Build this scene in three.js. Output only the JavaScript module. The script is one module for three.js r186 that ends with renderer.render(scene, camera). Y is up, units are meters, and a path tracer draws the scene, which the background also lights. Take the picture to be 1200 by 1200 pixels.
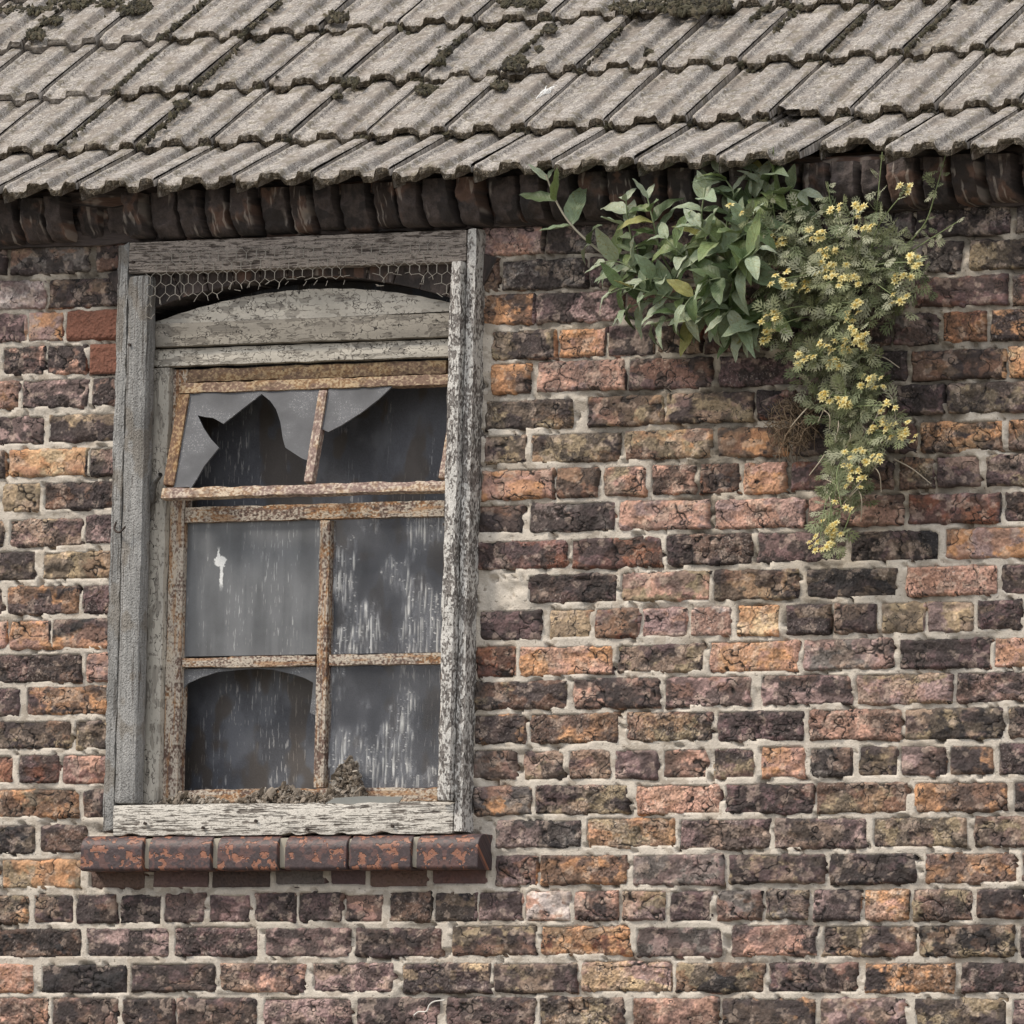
import * as THREE from 'three';
import { mergeGeometries, mergeVertices } from 'three/addons/utils/BufferGeometryUtils.js';

// ---------------------------------------------------------------- camera, sky, sun, exposure
const scene = new THREE.Scene();
const EYE = new THREE.Vector3(9.8625, 1.6068, 17.8376);
const FWD = new THREE.Vector3(-0.481964, 0.088968, -0.871663).normalize();
const UP = new THREE.Vector3(0.022937, 0.995772, 0.088953).normalize();
const camera = new THREE.PerspectiveCamera(6.220472, 1, 0.5, 600);
camera.position.copy(EYE); camera.up.copy(UP); camera.lookAt(EYE.clone().add(FWD)); camera.updateMatrixWorld(true);

const skyTex = (() => {                                   // a bright, even cloud layer
  const w = 256, h = 128, d = new Float32Array(w * h * 4);
  for (let j = 0; j < h; j++) for (let i = 0; i < w; i++) {
    const e = (j + 0.5) / h * Math.PI - Math.PI / 2, s = Math.sin(e), k = (j * w + i) * 4;
    const a = i / w * Math.PI * 2, c = 1 + 0.05 * Math.sin(a * 3 + s * 4) * Math.cos(a * 2 - s * 7);
    const L = (s > 0 ? 0.46 + 0.5 * s : 0.46 * Math.max(0.3, 1 + s * 6)) * c;
    d[k] = L * 0.97; d[k + 1] = L * 0.99; d[k + 2] = L * 1.03; d[k + 3] = 1;
  }
  const t = new THREE.DataTexture(d, w, h, THREE.RGBAFormat, THREE.FloatType);
  t.mapping = THREE.EquirectangularReflectionMapping; t.magFilter = t.minFilter = THREE.LinearFilter; t.needsUpdate = true;
  return t;
})();
scene.background = skyTex; scene.environment = skyTex;
const sun = new THREE.DirectionalLight(0xfff3e2, 1.5);
sun.position.set(-11, 17.5, 9); sun.target.position.set(0, 3.2, 0);
sun.castShadow = true; sun.shadow.radius = 24; sun.shadow.mapSize.set(2048, 2048);
Object.assign(sun.shadow.camera, { left: -6, right: 6, top: 6, bottom: -6, near: 1, far: 40 });
scene.add(sun, sun.target);
const renderer = new THREE.WebGLRenderer({ antialias: true });
renderer.toneMapping = THREE.LinearToneMapping; renderer.toneMappingExposure = 1.86;
renderer.shadowMap.enabled = true; renderer.setSize(1024, 1024);

// ---------------------------------------------------------------- helpers
const V3 = (x, y, z) => new THREE.Vector3(x, y, z);
function rng(seed) { let s = seed >>> 0 || 1; return () => { s = (s + 0x6D2B79F5) | 0; let t = Math.imul(s ^ (s >>> 15), 1 | s); t = (t + Math.imul(t ^ (t >>> 7), 61 | t)) ^ t; return ((t ^ (t >>> 14)) >>> 0) / 4294967296; }; }
const NT = new Float32Array(65536); { const r = rng(77); for (let i = 0; i < 65536; i++) NT[i] = r(); }
function vn(x, y) {
  const xi = Math.floor(x), yi = Math.floor(y); let fx = x - xi, fy = y - yi;
  fx = fx * fx * (3 - 2 * fx); fy = fy * fy * (3 - 2 * fy);
  const a = xi & 255, b = (xi + 1) & 255, c = (yi & 255) << 8, d = ((yi + 1) & 255) << 8;
  const p = NT[a | c], q = NT[b | c], r = NT[a | d], s = NT[b | d];
  const t = p + (q - p) * fx; return t + (r + (s - r) * fx - t) * fy;
}
function fbm(x, y, o = 4) { let s = 0, a = 0.5, n = 0; for (let i = 0; i < o; i++) { s += a * vn(x, y); n += a; a *= 0.5; x = x * 2.03 + 17.3; y = y * 2.03 + 9.1; } return s / n; }
const ss = (a, b, x) => { x = (x - a) / (b - a); x = x < 0 ? 0 : x > 1 ? 1 : x; return x * x * (3 - 2 * x); };
const mixc = (o, c, k) => { o[0] += (c[0] - o[0]) * k; o[1] += (c[1] - o[1]) * k; o[2] += (c[2] - o[2]) * k; };
const RIGHT = new THREE.Vector3().crossVectors(FWD, UP).normalize(), FPX = 11042.15;
function ray(px, py) { return FWD.clone().addScaledVector(RIGHT, (px - 600) / FPX).addScaledVector(UP, -(py - 600) / FPX); }
function W(px, py, z = 0) { const d = ray(px, py); return EYE.clone().addScaledVector(d, (z - EYE.z) / d.z); }         // photo pixel -> point on the plane z
function hit(px, py, p, n) { const d = ray(px, py); return EYE.clone().addScaledVector(d, p.clone().sub(EYE).dot(n) / d.dot(n)); }
const taken = new Map();
function mesh(name, geo, mat, parent) { const m = new THREE.Mesh(geo, mat); m.name = name; parent.add(m); return m; }
function group(name, parent) { const g = new THREE.Group(); g.name = name; parent.add(g); return g; }
function tag(o, label, category, grp, kind) { Object.assign(o.userData, { label, category }); if (grp) o.userData.group = grp; if (kind) o.userData.kind = kind; return o; }
function numbered(n) { const k = taken.get(n) || 0; taken.set(n, k + 1); return k ? n + '_' + String(k).padStart(3, '0') : n; }

// texture baker: fn(x, y in pixels, out) fills out = [r, g, b (sRGB bytes), height 0..1, alpha 0..1]
function bake(w, h, fn, { bump = true, alpha = false } = {}) {
  const c = new Uint8Array(w * h * 4), b = bump ? new Uint8Array(w * h * 4) : null, o = [0, 0, 0, 0.5, 1];
  for (let y = 0; y < h; y++) for (let x = 0; x < w; x++) {
    o[3] = 0.5; o[4] = 1; fn(x, y, o); const k = (y * w + x) * 4;
    c[k] = Math.max(0, Math.min(255, o[0])); c[k + 1] = Math.max(0, Math.min(255, o[1])); c[k + 2] = Math.max(0, Math.min(255, o[2])); c[k + 3] = alpha ? Math.max(0, Math.min(255, o[4] * 255)) : 255;
    if (b) { b[k] = b[k + 1] = b[k + 2] = Math.max(0, Math.min(255, o[3] * 255)); b[k + 3] = 255; }
  }
  const T = (d, srgb) => { const t = new THREE.DataTexture(d, w, h, THREE.RGBAFormat); t.wrapS = t.wrapT = THREE.MirroredRepeatWrapping; t.magFilter = THREE.LinearFilter; t.minFilter = THREE.LinearMipmapLinearFilter; t.generateMipmaps = true; if (srgb) t.colorSpace = THREE.SRGBColorSpace; t.needsUpdate = true; return t; };
  return { map: T(c, true), bumpMap: b ? T(b, false) : null };
}
function std(t, bumpScale, o = {}) { const p = { roughness: 0.9, ...o }; if (t) { p.map = t.map; if (t.bumpMap) { p.bumpMap = t.bumpMap; p.bumpScale = bumpScale; } } return new THREE.MeshStandardMaterial(p); }
// a board with softened, slightly worn edges; u of the texture runs along the grain (texture spans 1 m along, 0.25 m across)
function board(x0, x1, y0, y1, z0, z1, { grain = 'x', r = 0.004, amp = 0.0015, seed = 1, seg = 0.012, wear = 0, warp = null } = {}) {
  const sx = x1 - x0, sy = y1 - y0, sz = z1 - z0, n = (l) => Math.max(2, Math.min(140, Math.round(l / seg)));
  const g = new THREE.BoxGeometry(sx, sy, sz, n(sx), n(sy), Math.max(2, n(sz))), p = g.attributes.position, N = g.attributes.normal, uv = g.attributes.uv;
  const h = [sx / 2, sy / 2, sz / 2], v = [0, 0, 0], len = (grain === 'x' ? sx : sy) * 1.01, wid = Math.min(1, Math.max(grain === 'x' ? sy : sx, sz) * 4), l1 = Math.min(1, len), uo = l1 / 2 + (1 - l1) * (seed * 0.37 % 1), vo = wid / 2 + (1 - wid) * (seed * 0.61 % 1);
  for (let i = 0; i < p.count; i++) {
    v[0] = p.getX(i); v[1] = p.getY(i); v[2] = p.getZ(i);
    const nx = Math.abs(N.getX(i)), ny = Math.abs(N.getY(i));
    const al = grain === 'x' ? v[0] : v[1], ac = grain === 'x' ? (ny > 0.5 ? v[2] : v[1]) : (nx > 0.5 ? v[2] : v[0]);
    uv.setXY(i, al / Math.max(1, len) + uo, ac * 4 + vo);
    let q = [0, 0, 0], d = 0;
    for (let k = 0; k < 3; k++) { const c = h[k] - Math.min(r, h[k] * 0.9); q[k] = Math.max(-c, Math.min(c, v[k])); d += (v[k] - q[k]) ** 2; }
    d = Math.sqrt(d); if (d > 1e-9) { const f = Math.min(r, d) / d; for (let k = 0; k < 3; k++) v[k] = q[k] + (v[k] - q[k]) * f; }
    const e = seed * 13.7, f1 = fbm((v[0] + v[2]) * 40 + e, (v[1] - v[2]) * 40 + e, 3) - 0.5;
    const edge = Math.max(0, 1 - Math.min(h[0] - Math.abs(v[0]), h[1] - Math.abs(v[1])) / 0.012);
    const cut = wear * edge * ss(0.5, 0.7, fbm((v[0]) * 30 + e, v[1] * 30 + e, 2));
    v[2] += f1 * amp * 2 - cut * 0.5; v[1] += (fbm(v[0] * 25 + e, 3 + e, 2) - 0.5) * amp * 2 * (Math.abs(v[1]) > h[1] * 0.7 ? Math.sign(v[1]) : 0) - Math.sign(v[1]) * cut * (Math.abs(v[1]) / h[1] > 0.8 ? 1 : 0);
    v[0] += (fbm(v[1] * 25 + e, 7 + e, 2) - 0.5) * amp * 2 * (Math.abs(v[0]) > h[0] * 0.7 ? Math.sign(v[0]) : 0);
    if (warp) warp(v, h);
    p.setXYZ(i, v[0], v[1], v[2]);
  }
  g.computeVertexNormals(); g.userData = {}; g.translate((x0 + x1) / 2, (y0 + y1) / 2, (z0 + z1) / 2);
  return g;
}
function tube(pts, r0, r1 = r0, sides = 5, seg = 0) {
  const c = new THREE.CatmullRomCurve3(pts), n = seg || Math.max(2, (pts.length - 1) * 4), g = new THREE.TubeGeometry(c, n, 1, sides, false), p = g.attributes.position;
  for (let i = 0; i <= n; i++) { const o = c.getPointAt(i / n), r = r0 + (r1 - r0) * i / n; for (let j = 0; j <= sides; j++) { const k = i * (sides + 1) + j; p.setXYZ(k, o.x + (p.getX(k) - o.x) * r, o.y + (p.getY(k) - o.y) * r, o.z + (p.getZ(k) - o.z) * r); } }
  return g;
}
const plain = (g) => { for (const k of Object.keys(g.attributes)) if (k !== 'position' && k !== 'normal') g.deleteAttribute(k); return g.index ? g.toNonIndexed() : g; };

// ---------------------------------------------------------------- ground
{
  const g = bake(512, 512, (x, y, o) => { const n = fbm(x / 20, y / 20, 4), m = vn(x / 2, y / 2); o[0] = 96 + n * 40 + m * 30 - 25; o[1] = 92 + n * 38 + m * 30 - 25; o[2] = 84 + n * 34 + m * 28 - 24; });
  g.map.repeat.set(150, 150); g.bumpMap.repeat.set(150, 150);
  const m = mesh('ground', new THREE.PlaneGeometry(400, 400).rotateX(-Math.PI / 2), std(g, 0.02), scene);
  m.userData.kind = 'structure';
}

// ---------------------------------------------------------------- the building
const building = group('brick_building', scene);
tag(building, 'derelict dark brick building with ribbed concrete tile roof and broken timber and steel window', 'building');
const wall = group('brick_wall', building);
const OX0 = -0.985, OX1 = -0.098, OY0 = 2.735;                              // the window opening
const arcY = (x) => 3.9625 - 0.062 * ((x + 0.545) / 0.385) ** 2;            // soffit of the segmental arch

// brick rows read off the photograph: x0 x1 colours (pixels); D soot, K black, P purple brown, M mauve, S salmon, O orange, R red brown, Y ochre, C cream, G grey, W lime white, B brown
const ROWS = [
  '-88 5 PD,11 103 GD,112 150 DD,556 636 MS,639 733 DG,737 840 DP,845 950 DP,955 1068 DG,1072 1181 DG,1190 1300 DG',
  '-48 51 MW,57 146 BD,548 583 DB,588 687 DG,690 790 DP,795 895 DP,900 1000 DP,1004 1080 DG,1085 1125 DG,1135 1240 DY',
  '-20 32 DM,33 73 OM,77 144 RR,556 624 DO,627 730 DM,733 840 DP,845 950 DB,955 1064 DP,1071 1180 RP,1185 1295 PG',
  '-48 -2 SO,3 51 DS,55 99 SD,104 142 RR,576 651 YD,654 709 OS,712 767 PD,770 820 BD,824 874 RD,878 930 DB,934 985 DP,990 1042 DB,1047 1097 PG,1104 1153 OR,1160 1212 OD',
  '-75 21 OS,25 103 MD,107 142 SD,575 620 OB,629 732 MS,736 833 DP,841 940 DP,945 1060 BD,1067 1176 DB,1180 1290 OC',
  '-46 51 DM,56 141 CD,567 669 DY,687 776 YD,779 880 DY,886 932 RD,936 1036 DB,1042 1104 PD,1109 1220 DY',
  '-92 5 PD,9 102 OC,104 140 DY,566 617 DY,621 725 DY,731 832 YO,840 922 DO,928 1000 DB,1005 1072 DP,1077 1173 DO,1180 1290 GO',
  '-50 -2 YD,3 46 CY,51 138 DB,564 649 SO,652 700 DB,707 756 YS,763 813 SB,819 865 RD,870 919 OS,926 976 PR,982 1046 DB,1053 1092 BY,1097 1147 PM,1155 1208 PY',
  '-92 5 DY,9 95 DY,99 136 PM,560 612 DB,620 720 DG,725 829 MS,837 943 MS,947 1057 SB,1064 1172 RM,1176 1286 BP',
  '-60 40 YD,49 134 YC,558 663 DR,669 775 PR,780 880 PB,886 987 PD,996 1099 DK,1107 1220 MO',
  '-100 2 DY,8 92 OD,96 134 BP,617 722 DB,727 831 YS,835 935 DY,944 1051 DK,1061 1168 SS,1173 1285 PD',
  '-40 7 OS,11 59 SO,61 131 KO,562 633 PD,643 692 OC,697 748 RP,752 804 SM,808 856 WS,863 912 OC,920 971 PD,976 1027 PS,1032 1084 CY,1087 1140 CM,1145 1197 PD,1204 1256 OS',
  '-105 -10 DP,-5 95 DB,100 131 MS,556 604 RP,608 717 SO,721 823 DY,831 935 SO,941 1045 MG,1053 1161 PD,1165 1275 SO',
  '-75 23 RP,31 129 DO,555 664 YD,671 773 DS,779 879 DM,891 997 DM,1003 1115 MY,1120 1232 MD',
  '-15 83 DY,87 128 DY,555 616 OD,619 724 OB,733 835 DY,840 942 DP,948 1055 SB,1061 1175 KY,1181 1290 DY',
  '-32 15 RS,21 69 RP,73 126 RS,554 603 GB,613 660 KY,667 715 PS,720 771 MP,777 828 BS,835 883 YD,891 943 SO,948 999 DG,1005 1051 YD,1056 1108 MD,1113 1164 DO,1171 1225 DP',
  '-12 90 YO,96 122 DB,553 623 GO,627 735 DY,744 844 SS,848 952 DP,957 1063 YB,1071 1180 OB,1187 1295 RD',
  '-60 40 KD,47 99 PB,580 681 KG,687 791 OY,796 902 PM,907 1015 DM,1023 1131 DY,1140 1250 BY',
  '-100 -3 DP,2 95 OY,103 168 BD,177 243 PB,246 317 DB,320 380 GD,383 427 PD,431 501 BP,504 570 PR,579 628 PM,632 735 OB,741 847 MG,853 965 DY,971 1073 KD,1083 1191 OB,1196 1305 DP',
  '-20 33 YO,39 85 PD,89 136 PD,140 188 PD,192 239 MP,244 293 PM,297 347 PD,349 400 PD,403 449 KS,455 505 DB,509 559 KD,561 612 MP,616 667 SW,672 723 DS,728 779 MY,784 833 PD,839 891 GB,896 945 GY,952 1007 MD,1013 1064 SO,1069 1139 YB,1144 1197 DS,1204 1257 PD',
  '-5 95 KD,100 197 DM,203 301 DP,309 409 MD,415 517 DB,529 627 DY,633 740 RO,745 844 GD,856 956 SD,963 1071 DY,1076 1187 KY,1194 1300 DB',
  '-60 37 OS,48 148 KD,152 252 BD,257 357 PS,365 460 PM,471 575 CD,577 676 YD,681 787 CM,791 895 YK,900 1004 DP,1013 1117 DO,1125 1230 DP',
  '-40 57 BS,60 138 DB,142 203 BD,206 300 DB,308 411 MP,417 513 DM,522 627 BD,632 731 DY,741 840 SB,845 953 OD,960 1061 PM,1071 1179 DY,1185 1290 MP'];
const YM = [[302.5, 343.5, 382.5, 422, 461, 502, 542, 582.5, 624, 662, 703, 744, 783, 822, 860.5, 900.5, 942, 983, 1025.5, 1066, 1106, 1148, 1187], [60],
  [282, 322, 361, 405, 441, 485, 525, 567, 607, 649, 690, 733, 774, 815, 853, 896, 937, 976, 1020, 1062, 1104, 1145, 1186], [640],
  [257.5, 299, 341.5, 382, 425, 466, 511, 553, 595.5, 637.5, 681.5, 722, 765.5, 805, 847.5, 891, 934, 976, 1017.5, 1060, 1103, 1146, 1188], [1130]];
const COL = { D: [72, 61, 60], K: [46, 43, 44], P: [104, 82, 82], M: [166, 138, 133], S: [196, 150, 130], O: [200, 146, 104], R: [122, 78, 62], Y: [148, 130, 104], C: [214, 184, 144], G: [116, 108, 103], W: [214, 198, 190], B: [112, 88, 76] };
const ACC = [[150, 104, 78], [156, 132, 104], [160, 124, 118], [54, 48, 49], [112, 86, 88], [64, 56, 56]];
const SOOT = { D: 0.62, K: 0.7, P: 0.55, M: 0.3, S: 0.12, O: 0.12, R: 0.4, Y: 0.36, C: 0.1, G: 0.5, W: 0.1, B: 0.45 };
const bricks = [];
ROWS.forEach((row, n) => {
  const R = rng(900 + n);
  for (const s of row.split(',')) {
    const [a, b, cc] = s.split(' '), xa = +a, xb = +b, xm = (xa + xb) / 2;
    const yAt = (x) => x < 640 ? YM[0][n] + (YM[2][n] - YM[0][n]) * (x - 60) / 580 : YM[2][n] + (YM[4][n] - YM[2][n]) * (x - 640) / 490;
    const p = W(xa, yAt(xa)), q = W(xb, yAt(xb));
    const y = W(xm, yAt(xm)).y * 0.6 + (4.1 - (n + 1) * 0.0765) * 0.4 + (R() - 0.5) * 0.003;
    bricks.push({ x0: p.x - 0.0035, x1: q.x + 0.0035, y0: y - 0.0335 - R() * 0.003, y1: y + 0.0335 + R() * 0.003, cc, n, seed: R() * 200, smooth: cc === 'RR' || (n === 18 && xa > 100 && xb < 575), rot: (R() - 0.5) * 0.012, push: (n === 18 && xa > 100 && xb < 575 ? -0.008 : (R() - 0.5) * 0.004), rough: 0.2 + 0.8 * R(), acc: ACC[Math.floor(R() * 6)], acc2: ACC[Math.floor(R() * 6)], accK: 'OSCWM'.includes(cc[0]) ? 0.28 : 'DK'.includes(cc[0]) ? 0.42 : 0.48 });
  }
});
// brick face relief (metres) and spall mask shared by the geometry and the baked grain
function relief(b, x, y) {
  const s = b.seed, f = fbm(x * 34 + s, y * 42 + s, 3), t = ss(0.47, 0.56, fbm(x * 24 + s * 3.1, y * 34 - s, 3)), c = Math.abs(fbm(x * 22 - s * 1.7, y * 26 + s * 2.3, 3) - 0.5);
  const crack = ss(0.022, 0.004, c) * ss(0.42, 0.58, vn(x * 14 + s, y * 14 + s * 5));
  const k = b.smooth ? 0.25 : 1;
  return { h: k * ((f - 0.5) * 0.009 - t * 0.0034 - crack * 0.0045), t, crack: crack * k };
}
const TX0 = -1.52, TY0 = 2.16, TW = 3.04, TH = 2.0, BW = 2048, BH = 1408;
const brickTex = (() => {
  const own = new Int16Array(BW * BH).fill(-1);
  bricks.forEach((b, i) => {
    const i0 = Math.floor((b.x0 - 0.006 - TX0) / TW * BW), i1 = Math.ceil((b.x1 + 0.006 - TX0) / TW * BW), j0 = Math.floor((b.y0 - 0.005 - TY0) / TH * BH), j1 = Math.ceil((b.y1 + 0.005 - TY0) / TH * BH);
    for (let j = Math.max(0, j0); j < Math.min(BH, j1); j++) for (let k = Math.max(0, i0); k < Math.min(BW, i1); k++) own[j * BW + k] = i;
  });
  const c = [0, 0, 0];
  return bake(BW, BH, (i, j, o) => {
    const id = own[j * BW + i]; if (id < 0) { o[0] = o[1] = o[2] = 80; return; }
    const b = bricks[id], x = i / BW * TW, y = j / BH * TH, s = b.seed, r = relief(b, x + TX0, y + TY0);
    const A = COL[b.cc[0]], B = COL[b.cc[1]];
    const n2 = fbm(x * 75 + s, y * 90 - s, 3), n3 = fbm(x * 230 + s, y * 230 + s, 2), n4 = fbm(x * 13 - s, y * 22 + s, 4);
    c[0] = A[0]; c[1] = A[1]; c[2] = A[2]; const ru = b.rough;
    mixc(c, B, b.smooth ? 0.5 * n2 : Math.min(1, 0.4 * r.t + 0.95 * ss(0.47, 0.56, n2 * 0.25 + n4 * 0.75)));
    if (!b.smooth) {
      const l1 = fbm(x * 15 + s * 4.1, y * 24 - s * 2.2, 4), l2 = fbm(x * 19 - s * 3.3, y * 27 + s * 1.6, 4);
      mixc(c, b.acc, b.accK * ss(0.53, 0.59, l1)); mixc(c, b.acc2, 0.8 * b.accK * ss(0.55, 0.6, l2));
      mixc(c, [54, 47, 45], (SOOT[b.cc[0]] * 0.65 + SOOT[b.cc[1]] * 0.5) * ss(0.5, 0.57, fbm(x * 30 + s * 2.7, y * 38 - s * 1.3, 5)));           // soot crust
      mixc(c, [192, 170, 152], 0.45 * ss(0.6, 0.68, fbm(x * 48 - s * 1.9, y * 52 + s, 4)));                                                        // pale weathered skin
      mixc(c, [206, 198, 190], 0.5 * ru * ss(0.78, 0.86, vn(x * 420 + s, y * 420 - s)) * ss(0.5, 0.64, n4));                                       // lime specks
    }
    mixc(c, [30, 27, 27], 0.75 * r.crack + (b.smooth ? 0 : 0.8 * ss(0.02, 0.007, Math.abs(fbm(x * 46 + s, y * 54 - s * 2, 3) - 0.5)) * ss(0.44, 0.58, vn(x * 20 + s * 3, y * 26))) + 0.7 * ss(0.72, 0.82, vn(x * 300 - s, y * 300 + s)) * (b.smooth ? 0.15 : 0.5 * ru));
    const g = 1 + (0.5 * (n3 - 0.5) + 0.25 * (n2 - 0.5)) * (b.smooth ? 0.4 : 0.5 + 0.6 * ru);
    const gr = (c[0] + c[1] + c[2]) / 3; mixc(c, [gr, gr, gr], 0.1);
    o[0] = c[0] * g; o[1] = c[1] * g; o[2] = c[2] * g;
    o[3] = 0.5 + ((n3 - 0.5) * 0.45 + (n2 - 0.5) * 0.55) * (0.45 + 0.6 * b.rough) - 0.28 * r.crack;
  });
})();
const brickMat = std(brickTex, 0.008, { roughness: 0.93 });
function brickGeo(b, cell = 0.0048, uvFrom = null) {
  const w = b.x1 - b.x0, h = b.y1 - b.y0, nx = Math.max(4, Math.round(w / cell)), ny = Math.max(3, Math.round(h / cell)), pos = [], uv = [], idx = [], cx = (b.x0 + b.x1) / 2, cy = (b.y0 + b.y1) / 2;
  const put = (x, y, z) => { pos.push(x, y, z); const u = uvFrom || b; uv.push((u.x0 + (x + w / 2) / w * (u.x1 - u.x0) - TX0) / TW, (u.y0 + (y + h / 2) / h * (u.y1 - u.y0) - TY0) / TH); };
  const k = b.smooth ? 0.35 : 1;
  for (let j = -1; j <= ny + 1; j++) for (let i = -1; i <= nx + 1; i++) {
    const back = i < 0 || j < 0 || i > nx || j > ny, u = Math.max(0, Math.min(1, i / nx)), v = Math.max(0, Math.min(1, j / ny));
    let x = (u - 0.5) * w, y = (v - 0.5) * h;
    const X = b.x0 + u * w, Y = b.y0 + v * h;
    const ex = Math.abs(x) / (w / 2), ey = Math.abs(y) / (h / 2);
    x += -Math.sign(x) * Math.pow(ex, 8) * 0.010 * k * (fbm(Y * 55 + b.seed, 3.3 * Math.sign(x), 3) - 0.28); y += -Math.sign(y) * Math.pow(ey, 5) * 0.0085 * k * (fbm(X * 45 + b.seed * 2, 9.1 * Math.sign(y), 3) - 0.28);
    const d = Math.min((1 - ex) * w / 2, (1 - ey) * h / 2), cd = Math.hypot(Math.max(0, 0.016 - (1 - ex) * w / 2), Math.max(0, 0.016 - (1 - ey) * h / 2));
    const round = -0.0075 * Math.pow(1 - ss(0, 0.0075, d), 1.3) - 0.22 * Math.max(0, cd - 0.013) * k;
    let z = back ? -0.022 : 0.001 + b.push + relief(b, X, Y).h + round + y * b.rot * 0.6;
    const yr = y + x * b.rot; put(x, yr, z);
  }
  const s = nx + 3;
  for (let j = 0; j < ny + 2; j++) for (let i = 0; i < nx + 2; i++) { const a = j * s + i; idx.push(a, a + 1, a + s, a + 1, a + s + 1, a + s); }
  const g = new THREE.BufferGeometry(); g.setAttribute('position', new THREE.Float32BufferAttribute(pos, 3)); g.setAttribute('uv', new THREE.Float32BufferAttribute(uv, 2)); g.setIndex(idx); g.computeVertexNormals();
  g.userData = { cx, cy }; return g;
}
for (const b of bricks) { const g = brickGeo(b), m = mesh('brick', g, brickMat, wall); m.position.set(g.userData.cx, g.userData.cy, 0); }
// brickwork beyond the picture, one part
{
  const R = rng(5), list = [], add = (x0, x1, n) => {
    const y = 4.1 - n * 0.0765, b = { x0, x1, y0: y - 0.034, y1: y + 0.034, seed: R() * 200, rot: 0, push: (R() - 0.5) * 0.004 }; const w = x1 - x0;
    let src; do src = bricks[Math.floor(R() * bricks.length)]; while (src.smooth || src.x0 < TX0 + 0.02 || src.x1 > TX0 + TW - 0.02 || Math.abs((src.x1 - src.x0) - w) > 0.06);
    const g = brickGeo(b, 0.012, src); g.translate(g.userData.cx, g.userData.cy, 0); list.push(g);
  };
  for (let n = 1; n <= 32; n++) {
    const head = n % 4 === 0, st = head ? 0.1143 : 0.2286, off = head ? 0 : (n % 2 ? 0.06 : 0.17);
    const inRow = n <= 23 ? bricks.filter((b) => b.n === n - 1) : null, lo = inRow ? Math.min(...inRow.map((b) => b.x0)) : 99, hi = inRow ? Math.max(...inRow.map((b) => b.x1)) : -99;
    if (!inRow) for (let x = -2.2 + off; x < 2.1; x += st) add(x + 0.003, x + st - 0.004, n);
    else { for (let x = lo - 0.006; x > -2.2; x -= st) add(x - st + 0.006, x, n); for (let x = hi + 0.006; x < 2.1; x += st) add(x, x + st - 0.006, n); }
  }
  const m = mesh('outer_brickwork', mergeGeometries(list), brickMat, wall); m.userData.kind = 'stuff'; m.userData.label = 'dark brick courses around the weathered brick wall face';
}
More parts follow.
